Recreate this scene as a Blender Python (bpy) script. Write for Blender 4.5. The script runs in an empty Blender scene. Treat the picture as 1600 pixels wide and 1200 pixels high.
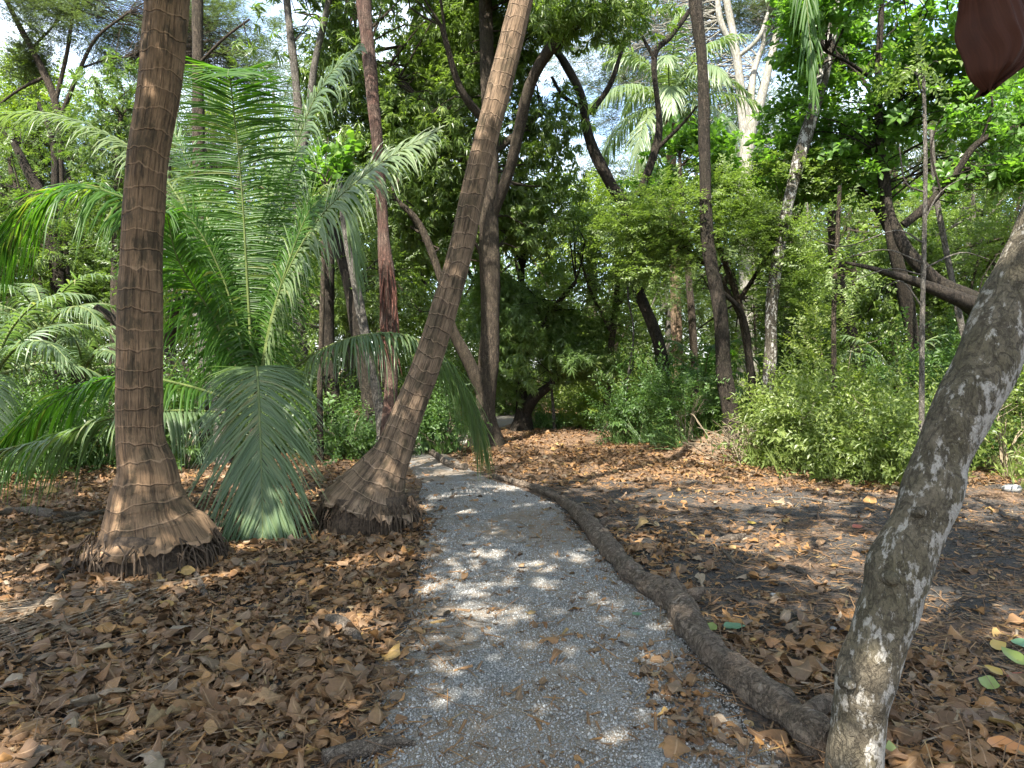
import bpy, math, random
import numpy as np
from mathutils import Vector
C = bpy.context.scene
col = C.collection
rng = np.random.default_rng(7)
random.seed(7)
R = math.radians

# ------------------------------------------------------------------ camera, sky, sun, exposure
F_PX, HOR, CAM_H = 1142.0, 575.0, 1.55
PITCH = math.atan((600 - HOR) / F_PX)
cam = bpy.data.cameras.new('camera'); cam_o = bpy.data.objects.new('camera', cam); col.objects.link(cam_o)
cam_o.location = (0, 0, CAM_H); cam_o.rotation_euler = (math.pi / 2 - PITCH, 0, 0)
cam.sensor_width = 36; cam.lens = F_PX * 36 / 1600; cam.clip_end = 2000; cam.clip_start = 0.05
C.camera = cam_o
SUN = Vector((-0.24, -0.58, 0.78)).normalized()
EL = math.asin(SUN.z); AZ = math.atan2(SUN.x, SUN.y)
sl = bpy.data.lights.new('sun', 'SUN'); so = bpy.data.objects.new('sun', sl); col.objects.link(so)
sl.energy = 5.0; sl.angle = R(0.5); sl.color = (1.0, 0.95, 0.86)
so.rotation_euler = SUN.to_track_quat('Z', 'Y').to_euler(); so.location = (0, 0, 30)
W = bpy.data.worlds.new('World'); C.world = W; W.use_nodes = True
C.view_settings.view_transform = 'Standard'; C.view_settings.look = 'None'
C.view_settings.exposure = 2.12; C.view_settings.gamma = 1
cy = C.cycles
cy.max_bounces = 8; cy.diffuse_bounces = 5; cy.glossy_bounces = 2; cy.transmission_bounces = 5
cy.transparent_max_bounces = 4; cy.caustics_reflective = False; cy.caustics_refractive = False
cy.sample_clamp_indirect = 5; cy.use_denoising = True; cy.use_adaptive_sampling = True
cy.adaptive_threshold = 0.015


class NT:                                   # small node-tree writer
    def __init__(s, t):
        s.t = t; t.nodes.clear()
    def n(s, ty, ins=None, **kw):
        nd = s.t.nodes.new(ty)
        for k, v in kw.items(): setattr(nd, k, v)
        for k, v in (ins or {}).items():
            sk = nd.inputs[k]
            if isinstance(v, bpy.types.NodeSocket): s.t.links.new(v, sk)
            elif isinstance(v, bpy.types.Node): s.t.links.new(v.outputs[0], sk)
            else: sk.default_value = v
        return nd
    def noise(s, vec, scale, detail=4, rough=.55, dist=0):
        return s.n('ShaderNodeTexNoise', {'Vector': vec, 'Scale': scale, 'Detail': detail, 'Roughness': rough, 'Distortion': dist}).outputs[0]
    def m(s, op, a, b=0.0, c=0.0):
        return s.n('ShaderNodeMath', {0: a, 1: b, 2: c}, operation=op).outputs[0]
    def ramp(s, f, stops, interp='LINEAR'):
        nd = s.n('ShaderNodeValToRGB', {0: f}); cr = nd.color_ramp; cr.interpolation = interp
        while len(cr.elements) < len(stops): cr.elements.new(.5)
        for e, (p, c) in zip(cr.elements, stops):
            e.position = p
            e.color = (*c, 1) if isinstance(c, tuple) else (c, c, c, 1)
        return nd.outputs[0]
    def mix(s, f, a, b, mode='MIX'):
        nd = s.n('ShaderNodeMix', data_type='RGBA', blend_type=mode)
        for i, v in ((0, f), (6, a), (7, b)):
            if isinstance(v, bpy.types.NodeSocket): s.t.links.new(v, nd.inputs[i])
            else: nd.inputs[i].default_value = (*v, 1) if isinstance(v, tuple) else v
        return nd.outputs[2]
    def mapv(s, vec, sc, loc=(0, 0, 0)):
        return s.n('ShaderNodeMapping', {'Vector': vec, 'Scale': sc, 'Location': loc}).outputs[0]
    def bump(s, h, st, d=.02):
        return s.n('ShaderNodeBump', {'Height': h, 'Strength': st, 'Distance': d}).outputs[0]


wt = NT(W.node_tree)
tc = wt.n('ShaderNodeTexCoord').outputs['Generated']
sky = wt.n('ShaderNodeTexSky', sky_type='NISHITA', sun_disc=False, sun_elevation=EL, sun_rotation=AZ, air_density=1.0, dust_density=1.5, ozone_density=1.0)
cl = wt.noise(wt.mapv(tc, (1.6, 1.6, 3.2)), 2.2, 6, .6, .3)
cf = wt.ramp(cl, [(.45, 0.05), (.70, .7)])
skc = wt.mix(cf, sky.outputs[0], (6.2, 6.6, 6.9))
wt.n('ShaderNodeOutputWorld', {0: wt.n('ShaderNodeBackground', {'Color': skc, 'Strength': 0.13}).outputs[0]})


# ------------------------------------------------------------------ helpers
def P(px, py, d):                            # a point of the photograph at the distance d (metres along +y)
    cp, sp = math.cos(PITCH), math.sin(PITCH)
    a = (px - 800) / F_PX; b = (600 - py) / F_PX
    v = np.array([a, cp + b * sp, -sp + b * cp])
    return np.array([0, 0, CAM_H]) + v * (d / v[1])
def G(px, py):                               # a ground point
    cp, sp = math.cos(PITCH), math.sin(PITCH)
    a = (px - 800) / F_PX; b = (600 - py) / F_PX
    v = np.array([a, cp + b * sp, -sp + b * cp])
    return np.array([0, 0, CAM_H]) + v * (CAM_H / -v[2])
_kk = {}
def sn(p, f, seed=0, n=9):                   # smooth band noise about -1..1
    k = _kk.get((seed, n))
    if k is None:
        g = np.random.default_rng(1000 + seed)
        d = g.normal(size=(n, 3)); d /= np.linalg.norm(d, axis=1)[:, None]
        k = _kk[(seed, n)] = (d * g.uniform(.6, 1.5, (n, 1)), g.uniform(0, 6.28, n))
    p = np.asarray(p, float)
    return np.sin(p @ k[0].T * f + k[1]).sum(-1) / (n ** .5 * 1.3)
def nrm(v):
    v = np.asarray(v, float); return v / np.maximum(np.linalg.norm(v, axis=-1, keepdims=True), 1e-9)
PATH_Y = [-3, 0, 2.83, 3.5, 4.6, 6.2, 7.9, 9.6, 11.4, 13.6, 17, 20.8, 25, 32, 45]
PATH_L = [-.7, -.7, -.69, -.61, -.64, -.73, -.97, -1.26, -1.65, -2.15, -1.7, -.75, -.62, -1.2, -3]
PATH_R = [1.2, 1.15, 1.09, 1.07, 1.03, .79, .62, -.05, -.7, -1.35, -.6, .1, .25, -.2, -2]
def path_t(x, y):                            # -1..1 across the path
    l = np.interp(y, PATH_Y, PATH_L); r = np.interp(y, PATH_Y, PATH_R)
    return (x - (l + r) / 2) / ((r - l) / 2)
HEAP = G(1120, 712)
def gh(x, y):                                # ground height
    x = np.asarray(x, float); y = np.asarray(y, float)
    p = np.stack([x, y, 0 * x], -1)
    near = np.exp(-((x / 25) ** 2 + ((y - 8) / 25) ** 2))
    t = np.abs(path_t(x, y))
    off = np.clip((t - .8) / .8, 0, 1)
    h = .028 * sn(p, 1.1, 1) + near * off * (.014 * sn(p, 5, 2) + .008 * sn(p, 13, 3))
    rough = np.clip((x - .8) / 1.2, 0, 1) * np.clip((y - 3) / 2, 0, 1) * np.clip((11 - y) / 3, 0, 1)
    h = h + rough * (.025 * np.abs(sn(p, 4.2, 4)) + .012 * sn(p, 17, 5))
    h = h + .34 * np.exp(-(((x - HEAP[0]) / .75) ** 2 + ((y - HEAP[1]) / .5) ** 2)) * (1 + .25 * sn(p, 6, 6))
    return h
ORG = {}
def setp(o, label=None, cat=None, group=None, kind=None):
    if label: o['label'] = label
    if cat: o['category'] = cat
    if group: o['group'] = group
    if kind: o['kind'] = kind
    return o
def thing(name, label, cat, loc, group=None):
    o = bpy.data.objects.new(name, None); col.objects.link(o); o.location = [float(v) for v in loc]
    o.empty_display_size = .1
    ORG[o] = np.array(loc, float)
    return setp(o, label, cat, group)
class MB:
    def __init__(s): s.v = []; s.q = []; s.uv = []; s.k = 0
    def add(s, v, q, uv=None):
        v = np.asarray(v, float).reshape(-1, 3); q = np.asarray(q, int)
        s.v.append(v); s.q.append(q + s.k); s.k += len(v)
        s.uv.append(np.zeros((len(v), 2)) if uv is None else uv)
        return s
    def build(s, name, mat, parent=None, org=None, smooth=True):
        v = np.concatenate(s.v); uv = np.concatenate(s.uv)
        if parent is not None: org = ORG[parent]
        if org is not None: v = v - np.asarray(org)
        me = bpy.data.meshes.new(name)
        me.vertices.add(len(v)); me.vertices.foreach_set('co', v.astype('f').ravel())
        lp = []; ls = []; n = 0
        for q in s.q:
            k = q.shape[1]; lp.append(q.ravel()); ls.append(n + np.arange(len(q)) * k); n += q.size
        lp = np.concatenate(lp); ls = np.concatenate(ls)
        me.loops.add(len(lp)); me.loops.foreach_set('vertex_index', lp.astype('i'))
        me.polygons.add(len(ls)); me.polygons.foreach_set('loop_start', ls.astype('i'))
        me.polygons.foreach_set('use_smooth', np.full(len(ls), smooth))
        ul = me.uv_layers.new(name='UVMap'); ul.data.foreach_set('uv', uv[lp].astype('f').ravel())
        me.update(calc_edges=True); me.validate()
        me.materials.append(mat)
        o = bpy.data.objects.new(name, me); col.objects.link(o)
        if parent is not None: o.parent = parent
        elif org is not None: o.location = [float(a) for a in org]
        ORG[o] = np.zeros(3) if org is None else np.asarray(org, float)
        return o
def smooth_pts(pts, n):                      # Catmull-Rom through rows of (x, y, z, r)
    p = np.asarray(pts, float)
    if len(p) < 2: return p
    p = np.vstack([2 * p[0] - p[1], p, 2 * p[-1] - p[-2]])
    out = []
    for i in range(1, len(p) - 2):
        t = np.linspace(0, 1, n, endpoint=False)[:, None]
        a, b, c, d = p[i - 1], p[i], p[i + 1], p[i + 2]
        out.append(.5 * (2 * b + (c - a) * t + (2 * a - 5 * b + 4 * c - d) * t ** 2 + (3 * b - a - 3 * c + d) * t ** 3))
    out.append(p[-2][None])
    return np.concatenate(out)
def tube(mb, pts, sides=8, n=4, rough=0., freq=6, seed=0, ref=(0, 1, 0), cap=True, rings=None):
    c = smooth_pts(pts, n); c[:, 3] = np.maximum(c[:, 3], .0008)
    p = c[:, :3]; r = c[:, 3]
    t = nrm(np.gradient(p, axis=0)); ref = np.asarray(ref, float)
    nn = nrm(ref - (t @ ref)[:, None] * t); bb = np.cross(t, nn)
    a = np.linspace(0, 2 * np.pi, sides + 1)
    rr = np.repeat(r[:, None], sides + 1, 1)
    d = nn[:, None] * np.cos(a)[None, :, None] + bb[:, None] * np.sin(a)[None, :, None]
    L = np.concatenate([[0], np.cumsum(np.linalg.norm(np.diff(p, axis=0), axis=1))])
    if rings is not None: rr = rr * rings(L[:, None], a[None])
    v = p[:, None] + d * rr[..., None]
    if rough: v = v + d * (rr * rough * (sn(v, freq, seed) * .6 + sn(v, freq * 2.7, seed + 1) * .4))[..., None]
    k = len(p); s = sides + 1
    i = (np.arange(k - 1)[:, None] * s + np.arange(sides)[None]).ravel()
    q = np.stack([i, i + 1, i + s + 1, i + s], -1)
    uv = np.stack([np.repeat((a / 6.2832)[None], k, 0), np.repeat(L[:, None], s, 1)], -1).reshape(-1, 2)
    mb.add(v, q, uv)
    if cap:
        for e in (0, k - 1):
            cc = v[e, :-1]; m = cc.mean(0); vv = np.vstack([cc, m])
            j = np.arange(sides); mb.add(vv, np.stack([j, (j + 1) % sides, np.full(sides, sides)], -1), np.full((sides + 1, 2), .5))
    return mb
def PT(l):                                   # rows (px, py, d, width px) -> rows (x, y, z, r)
    return [(*P(a[0], a[1], a[2]), a[3] * .5 * a[2] / F_PX) for a in l]


# ------------------------------------------------------------------ materials
def newmat(name):
    m = bpy.data.materials.new(name); m.use_nodes = True
    return m, NT(m.node_tree)
def leafmat(name, c1, c2, tr=.38, tcol=None, rough=.42, spec=.45, accent=None):
    m, t = newmat(name)
    ri = t.n('ShaderNodeNewGeometry').outputs['Random Per Island']
    ob = t.n('ShaderNodeTexCoord').outputs['Object']
    big = t.noise(ob, .9, 2)
    f = t.m('ADD', t.m('MULTIPLY', ri, .75), t.m('MULTIPLY', t.m('SUBTRACT', big, .38), .9))
    st = [(0.0, c1), (.85, c2)] if accent is None else [(0.0, c1), (.8, c2), (1.0, accent)]
    c = t.ramp(f, st)
    pb = t.n('ShaderNodeBsdfPrincipled', {'Base Color': c, 'Roughness': rough, 'Specular IOR Level': spec})
    tb = t.n('ShaderNodeBsdfTranslucent', {'Color': t.mix(1.0, c, tcol or (1.9, 2.1, .8), 'MULTIPLY')})
    t.n('ShaderNodeOutputMaterial', {0: t.n('ShaderNodeMixShader', {0: tr, 1: pb.outputs[0], 2: tb.outputs[0]}).outputs[0]})
    return m
def barkmat(name, c1, c2, c3, sc=6, stretch=5, patch=None, patch_sc=5, patch_th=.56, bump=.5, rough=.9, side=False, fu=True, soft=.035):
    m, t = newmat(name)
    tcn = t.n('ShaderNodeTexCoord'); ob = tcn.outputs['Object']
    st = t.mapv(ob, (1, 1, 1 / stretch))
    a = t.noise(st, sc * 3.2, 8, .72, .6); b = t.noise(ob, sc * .5, 5, .65); e = t.noise(st, sc * 13, 4, .7)
    vo = t.n('ShaderNodeTexVoronoi', {'Vector': t.mapv(t.n('ShaderNodeVectorMath', {0: ob, 1: t.n('ShaderNodeVectorMath', {0: t.n('ShaderNodeTexNoise', {'Vector': ob, 'Scale': sc * 2.}).outputs[1], 1: (.12, .12, .12)}, operation='MULTIPLY').outputs[0]}, operation='ADD').outputs[0], (1, 1, .7 / stretch)), 'Scale': sc * 4.5}, feature='DISTANCE_TO_EDGE')
    fur = t.ramp(vo.outputs['Distance'], [(.0, 1.), (.13, 0.)])
    c = t.mix(t.ramp(a, [(.38, 0.), (.62, 1.)]), c1, c2)
    c = t.mix(t.ramp(b, [(.42, 0.), (.62, .85)]), c, c3)
    c = t.mix(t.m('MULTIPLY', t.ramp(e, [(.34, 1.), (.52, 0.)]), .55), c, tuple(v * .35 for v in c1))
    rd = t.m('ABSOLUTE', t.m('SUBTRACT', t.noise(st, sc * 2.2, 5, .6, .5), .5)); rdg = t.ramp(rd, [(0., 1.), (.022, .6), (.05, 0.)])
    c = t.mix(t.m('MULTIPLY', rdg, .6), c, tuple(v * .3 for v in c1))
    c = t.mix(t.m('MULTIPLY', fur, .65 if (fu and bump > .55) else .2), c, tuple(v * .4 for v in c1))
    h = t.m('SUBTRACT', t.m('ADD', a, t.m('MULTIPLY', e, .6)), t.m('MULTIPLY', fur, .5 if (fu and bump > .55) else .15))
    h = t.m('SUBTRACT', h, t.m('MULTIPLY', rdg, .35))
    if patch:
        pn = t.m('ADD', t.m('MULTIPLY', t.noise(t.mapv(ob, (1, 1, .5)), patch_sc, 6, .68, .3), .52), t.m('MULTIPLY', t.noise(t.mapv(ob, (1, 1, .55)), patch_sc * 2.9, 6, .68, .2), .48))
        if side:
            sp = t.n('ShaderNodeSeparateXYZ', {0: tcn.outputs['UV']})
            sd = t.ramp(sp.outputs[0], [(.5, 0.), (.66, .10), (.80, .085), (.85, 0.)])
            pn = t.m('ADD', pn, sd)
        pf = t.ramp(pn, [(patch_th, 0.), (patch_th + soft, .85)])
        pf = t.m('MULTIPLY', pf, t.ramp(e, [(.30, .35), (.5, 1.)]))
        c = t.mix(pf, c, t.mix(a, tuple(v * .62 for v in patch), patch))
    pb = t.n('ShaderNodeBsdfPrincipled', {'Base Color': c, 'Roughness': rough, 'Specular IOR Level': .2, 'Normal': t.bump(h, min(1, bump * 1.3), .03)})
    t.n('ShaderNodeOutputMaterial', {0: pb.outputs[0]})
    return m
def palmbark(name, c1, c2, dark, freq=8.5, moss=(.07, .06, .03)):
    m, t = newmat(name)
    tcn = t.n('ShaderNodeTexCoord'); uv = tcn.outputs['UV']; ob = tcn.outputs['Object']
    sp = t.n('ShaderNodeSeparateXYZ', {0: uv})
    w = t.noise(t.mapv(uv, (2.6, 2.2, 1)), 1.0, 4, .6); w2 = t.noise(t.mapv(uv, (16, 9, 1)), 1.0, 3, .6)
    vv = t.m('ADD', t.m('MULTIPLY', sp.outputs[1], freq), t.m('ADD', t.m('MULTIPLY', w, 1.7), t.m('MULTIPLY', w2, .12)))
    fr = t.m('FRACT', vv)
    line = t.ramp(fr, [(0., .9), (.035, .5), (.07, 0.), (.95, 0.), (1., .9)])
    brk = t.ramp(t.noise(t.mapv(uv, (6, 4, 1)), 1.0, 3), [(.40, .08), (.60, 1.)])
    line = t.m('MULTIPLY', line, brk)
    lip = t.ramp(fr, [(.03, 0.), (.06, 1.), (.12, 0.)])
    band = t.ramp(fr, [(.1, 0.), (.95, 1.)])
    cr = t.noise(t.mapv(uv, (46, 2.2, 1)), 1.0, 4, .65, .3)
    crk = t.ramp(cr, [(.38, 1.), (.455, 0.)])
    tone = t.noise(t.mapv(uv, (5, 3.5, 1)), 1.4, 6, .65)
    c = t.mix(t.ramp(tone, [(.35, 0.), (.66, 1.)]), c1, c2)
    fine = t.noise(t.mapv(uv, (120, 5, 1)), 1.0, 5, .75)
    c = t.mix(t.m('MULTIPLY', t.ramp(fine, [(.38, 1.), (.56, 0.)]), .6), c, dark)
    ms = t.ramp(t.noise(t.mapv(uv, (7, 2.4, 1)), 1.0, 6, .7), [(.51, 0.), (.58, .85)])
    c = t.mix(ms, c, t.mix(w2, moss, tuple(v * .45 for v in moss)))
    c = t.mix(t.m('MULTIPLY', band, .22), c, dark)
    c = t.mix(t.m('MULTIPLY', crk, .5), c, dark)
    c = t.mix(t.m('MULTIPLY', line, .5), c, dark)  # thin dark line paints the shadow beneath each ring ridge into the bark
    c = t.mix(t.m('MULTIPLY', lip, .6), c, tuple(min(1, v * 1.35 + .02) for v in c2))
    grain = t.noise(ob, 160, 3, .7)
    h = t.m('SUBTRACT', t.m('ADD', t.m('MULTIPLY', band, -.35), t.m('ADD', t.m('MULTIPLY', fine, .5), t.m('MULTIPLY', grain, .3))), t.m('ADD', t.m('MULTIPLY', crk, .7), line))
    pb = t.n('ShaderNodeBsdfPrincipled', {'Base Color': c, 'Roughness': .9, 'Specular IOR Level': .2, 'Normal': t.bump(h, .9, .02)})
    t.n('ShaderNodeOutputMaterial', {0: pb.outputs[0]})
    return m
def simplemat(name, c1, c2, sc=20, rough=.85, bump=.3, obrand=False, spec=.25):
    m, t = newmat(name)
    ob = t.n('ShaderNodeTexCoord').outputs['Object']
    f = t.noise(ob, sc, 5, .6)
    c = t.mix(t.ramp(f, [(.35, 0.), (.65, 1.)]), c1, c2)
    pb = t.n('ShaderNodeBsdfPrincipled', {'Base Color': c, 'Roughness': rough, 'Specular IOR Level': spec, 'Normal': t.bump(f, bump, .01)})
    t.n('ShaderNodeOutputMaterial', {0: pb.outputs[0]})
    return m
def deadleafmat(name, per_object):
    m, t = newmat(name)
    ri = t.n('ShaderNodeObjectInfo').outputs['Random'] if per_object else t.n('ShaderNodeNewGeometry').outputs['Random Per Island']
    tcn = t.n('ShaderNodeTexCoord'); uv = tcn.outputs['UV']; ob = tcn.outputs['Object']
    c = t.ramp(ri, [(0., (.075, .047, .027)), (.2, (.165, .092, .045)), (.36, (.10, .064, .038)), (.5, (.225, .128, .058)), (.62, (.14, .105, .072)), (.75, (.19, .10, .045)), (.87, (.30, .165, .065)), (.93, (.22, .185, .14)), (.985, (.30, .20, .075)), (1., (.26, .18, .075))])
    c = t.n('ShaderNodeHueSaturation', {'Color': c, 'Saturation': 1.08, 'Value': .95, 'Hue': .500}).outputs[0]
    nz = t.noise(ob, 22, 5, .65)
    c = t.mix(t.m('MULTIPLY', t.ramp(nz, [(.42, 0.), (.7, 1.)]), .55), c, (.085, .05, .03))
    su = t.n('ShaderNodeSeparateXYZ', {0: uv})
    mid = t.ramp(t.m('ABSOLUTE', t.m('SUBTRACT', su.outputs[1], .5)), [(.02, 1.), (.05, 0.)])
    vn = t.m('FRACT', t.m('ADD', t.m('MULTIPLY', su.outputs[0], 7), t.m('MULTIPLY', t.m('ABSOLUTE', t.m('SUBTRACT', su.outputs[1], .5)), -4.)))
    vein = t.m('MAXIMUM', mid, t.m('MULTIPLY', t.ramp(vn, [(.0, 1.), (.1, 0.)]), .5))
    c = t.mix(t.m('MULTIPLY', vein, .35), c, (.42, .28, .16))
    pb = t.n('ShaderNodeBsdfPrincipled', {'Base Color': c, 'Roughness': .62, 'Specular IOR Level': .35, 'Normal': t.bump(t.m('ADD', nz, vein), .35, .006)})
    tb = t.n('ShaderNodeBsdfTranslucent', {'Color': c})
    t.n('ShaderNodeOutputMaterial', {0: t.n('ShaderNodeMixShader', {0: .18, 1: pb.outputs[0], 2: tb.outputs[0]}).outputs[0]})
    return m

M = {}
M['mango'] = leafmat('leaf_dark_lance', (.055, .092, .022), (.135, .19, .046), .46, accent=(.18, .22, .05), rough=.34, spec=.55)
M['mangol'] = leafmat('leaf_light_lance', (.060, .105, .030), (.135, .20, .06), .44, accent=(.20, .23, .07), rough=.36, spec=.5)
M['broad'] = leafmat('leaf_broad', (.05, .108, .020), (.10, .185, .032), .50, accent=(.15, .21, .035))
M['small'] = leafmat('leaf_small', (.075, .115, .030), (.15, .20, .058), .45)
M['smalld'] = leafmat('leaf_small_dark', (.045, .08, .022), (.105, .15, .038), .42)
M['fine'] = leafmat('leaf_fine', (.045, .062, .032), (.09, .115, .06), .32)
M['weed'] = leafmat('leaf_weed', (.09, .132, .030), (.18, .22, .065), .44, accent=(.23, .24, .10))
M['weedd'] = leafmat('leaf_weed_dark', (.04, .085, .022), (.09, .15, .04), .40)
M['yellowg'] = leafmat('leaf_yellow_green', (.10, .16, .02), (.19, .24, .04), .42)
M['frond'] = leafmat('palm_leaflet', (.022, .064, .010), (.062, .125, .020), .46, tcol=(2.2, 2.5, .7), rough=.42, spec=.32, accent=(.17, .16, .05))
M['frondg'] = leafmat('palm_leaflet_grey', (.08, .12, .052), (.15, .195, .09), .36, rough=.40, spec=.5, accent=(.17, .17, .08))
M['frondh'] = leafmat('palm_leaflet_pale', (.062, .105, .045), (.115, .16, .07), .36, rough=.42, spec=.45, accent=(.19, .18, .08))  # paler green leaflets, used on some fronds
M['dry'] = simplemat('dry_palm_fibre', (.115, .085, .055), (.235, .185, .13), 30)
M['drytwig'] = simplemat('dry_twig', (.12, .095, .062), (.25, .20, .135), 25)
M['rachis'] = simplemat('palm_midrib', (.06, .085, .022), (.115, .14, .045), 9, .5)
M['palm1'] = palmbark('palm_bark_ruddy', (.145, .090, .050), (.25, .158, .090), (.030, .020, .013), 6.6, (.080, .058, .033))
M['palm2'] = palmbark('palm_bark_brown', (.14, .094, .058), (.245, .168, .108), (.03, .021, .015), 7.6, (.085, .064, .038))
M['root'] = simplemat('palm_root', (.022, .015, .010), (.080, .055, .035), 40)
M['lichen'] = barkmat('bark_lichen', (.066, .054, .037), (.145, .122, .086), (.080, .069, .040), 7, 1.7, (.38, .355, .31), 12, .530, .5, side=True, soft=.045, fu=False)
M['log'] = barkmat('bark_log', (.085, .064, .046), (.23, .178, .130), (.15, .113, .083), 6, 1.0, (.36, .30, .245), 8, .57, 1.0, fu=False, soft=.06)
M['red'] = barkmat('bark_red', (.11, .072, .054), (.215, .145, .11), (.15, .075, .055), 10, 7, None, bump=.9)
M['dark'] = barkmat('bark_dark', (.024, .019, .014), (.068, .052, .038), (.04, .034, .022), 8, 4, (.16, .145, .12), 9, .64, .7)
M['brown'] = barkmat('bark_brown', (.045, .034, .024), (.115, .087, .062), (.07, .056, .036), 8, 4, (.24, .215, .18), 9, .62, .7)
M['grey'] = barkmat('bark_grey', (.085, .075, .062), (.21, .19, .16), (.12, .105, .085), 8, 3, (.38, .36, .32), 12, .6, .6)
M['speck'] = barkmat('bark_speckled', (.06, .05, .038), (.16, .14, .11), (.09, .08, .055), 9, 3, (.62, .6, .55), 9, .52, .6)
M['pale'] = barkmat('bark_pale', (.20, .185, .155), (.36, .34, .29), (.24, .225, .17), 6, 4, None, bump=.4)
M['wood'] = barkmat('weathered_wood', (.14, .105, .075), (.30, .245, .19), (.2, .165, .13), 12, 1, None, bump=.8)
M['redinner'] = barkmat('bark_red_inner', (.18, .075, .052), (.31, .15, .11), (.12, .05, .035), 12, 8, None, bump=.9)
M['dead_s'] = deadleafmat('dead_leaf_litter', False)
M['dead_o'] = deadleafmat('dead_leaf', True)
M['stone'] = simplemat('pale_stone', (.20, .19, .165), (.36, .345, .305), 14, .8, .5)
M['gstone'] = simplemat('grey_stone', (.16, .16, .15), (.30, .30, .29), 18, .8, .5)
m, t = newmat('sheath_brown')
uvn = t.n('ShaderNodeTexCoord'); st = t.noise(t.mapv(uvn.outputs['UV'], (60, 1.5, 1)), 1.0, 5, .7)
c = t.mix(st, (.010, .004, .0028), (.060, .021, .011)); c = t.mix(t.ramp(t.noise(uvn.outputs['Object'], 14, 4), [(.5, 0.), (.7, .6)]), c, (.02, .008, .005))
t.n('ShaderNodeOutputMaterial', {0: t.n('ShaderNodeBsdfPrincipled', {'Base Color': c, 'Roughness': .75, 'Specular IOR Level': .12, 'Normal': t.bump(st, .6, .004)}).outputs[0]})
M['sheath'] = m
# soil
m, t = newmat('soil')
ob = t.n('ShaderNodeTexCoord').outputs['Object']
n1 = t.noise(ob, 1.1, 5, .6); n2 = t.noise(ob, 28, 6, .7); vo = t.n('ShaderNodeTexVoronoi', {'Vector': t.mapv(ob, (1, 1, 1)), 'Scale': 34, 'Randomness': 1})
soil = t.mix(n2, (.024, .022, .020), (.070, .064, .057))
deb = t.ramp(vo.outputs['Color'], [(.1, (.085, .052, .032)), (.4, (.17, .105, .062)), (.6, (.11, .07, .045)), (.85, (.24, .155, .09))])
xy = t.n('ShaderNodeSeparateXYZ', {0: ob}); far = t.n('ShaderNodeMapRange', {0: xy.outputs[1], 1: 8.5, 2: 14}).outputs[0]
msk = t.ramp(t.m('ADD', t.m('ADD', t.m('MULTIPLY', n1, .7), t.m('MULTIPLY', n2, .5)), t.m('MULTIPLY', far, .30)), [(.60, 0.), (.72, .92)])
c = t.mix(msk, soil, deb)
spk = t.ramp(t.noise(ob, 170, 2), [(.68, 0.), (.74, .7)])
c = t.mix(spk, c, (.25, .24, .22))
t.n('ShaderNodeOutputMaterial', {0: t.n('ShaderNodeBsdfPrincipled', {'Base Color': c, 'Roughness': .95, 'Specular IOR Level': .15, 'Normal': t.bump(t.m('ADD', n2, t.m('MULTIPLY', vo.outputs['Distance'], .6)), .9, .03)}).outputs[0]})
M['soil'] = m
# gravel surface
m, t = newmat('gravel_surface')
ob = t.n('ShaderNodeTexCoord').outputs['Object']
v1 = t.n('ShaderNodeTexVoronoi', {'Vector': ob, 'Scale': 105, 'Randomness': 1}); v2 = t.n('ShaderNodeTexVoronoi', {'Vector': ob, 'Scale': 210, 'Randomness': 1})
g = t.ramp(v1.outputs['Color'], [(.1, (.15, .147, .135)), (.45, (.21, .205, .19)), (.75, (.26, .254, .237)), (.97, (.34, .333, .31))])
g = t.mix(t.ramp(v1.outputs['Distance'], [(.25, 0.), (.75, .8)]), g, (.055, .055, .052))
n1 = t.noise(ob, 2.3, 5, .65); n2 = t.noise(ob, 24, 5, .7)
dust = t.ramp(t.m('ADD', n1, t.m('MULTIPLY', n2, .45)), [(.58, 0.), (.76, .72)])
c = t.mix(dust, g, t.mix(n2, (.10, .075, .05), (.22, .165, .11)))
hh = t.m('SUBTRACT', t.m('MULTIPLY', v2.outputs['Distance'], .3), v1.outputs['Distance'])
t.n('ShaderNodeOutputMaterial', {0: t.n('ShaderNodeBsdfPrincipled', {'Base Color': c, 'Roughness': .85, 'Specular IOR Level': .3, 'Normal': t.bump(hh, .9, .008)}).outputs[0]})
M['gravel'] = m
m, t = newmat('gravel_stone')
ri = t.n('ShaderNodeNewGeometry').outputs['Random Per Island']
c = t.ramp(ri, [(0., (.115, .112, .103)), (.4, (.18, .176, .163)), (.75, (.235, .23, .214)), (.93, (.30, .293, .272)), (1., (.40, .39, .36))])
t.n('ShaderNodeOutputMaterial', {0: t.n('ShaderNodeBsdfPrincipled', {'Base Color': c, 'Roughness': .75}).outputs[0]})
M['gstones'] = m

# ------------------------------------------------------------------ ground and path
def axis(lo, hi, mid0, mid1, step, grow=1.16):
    a = list(np.arange(mid0, mid1 + 1e-6, step)); s = step
    while a[-1] < hi: s *= grow; a.append(a[-1] + s)
    s = step; b = [mid0]
    while b[-1] > lo: s *= grow; b.append(b[-1] - s)
    return np.array(b[:0:-1] + a)
gx = axis(-500, 500, -6, 7, .07); gy = axis(-120, 600, 1.5, 13, .07)
X, Y = np.meshgrid(gx, gy); Z = gh(X, Y)
nx, ny = len(gx), len(gy)
i = (np.arange(ny - 1)[:, None] * nx + np.arange(nx - 1)[None]).ravel()
mb = MB(); mb.add(np.stack([X, Y, Z], -1), np.stack([i, i + 1, i + nx + 1, i + nx], -1))
setp(mb.build('ground', M['soil']), 'dark forest floor of bare soil and brown leaf crumbs', 'ground', kind='structure')
ys = np.concatenate([np.arange(-1, 14, .06), np.arange(14, 45, .25)]); tt = np.linspace(-1.25, 1.25, 61)
l = np.interp(ys, PATH_Y, PATH_L); r = np.interp(ys, PATH_Y, PATH_R)
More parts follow.
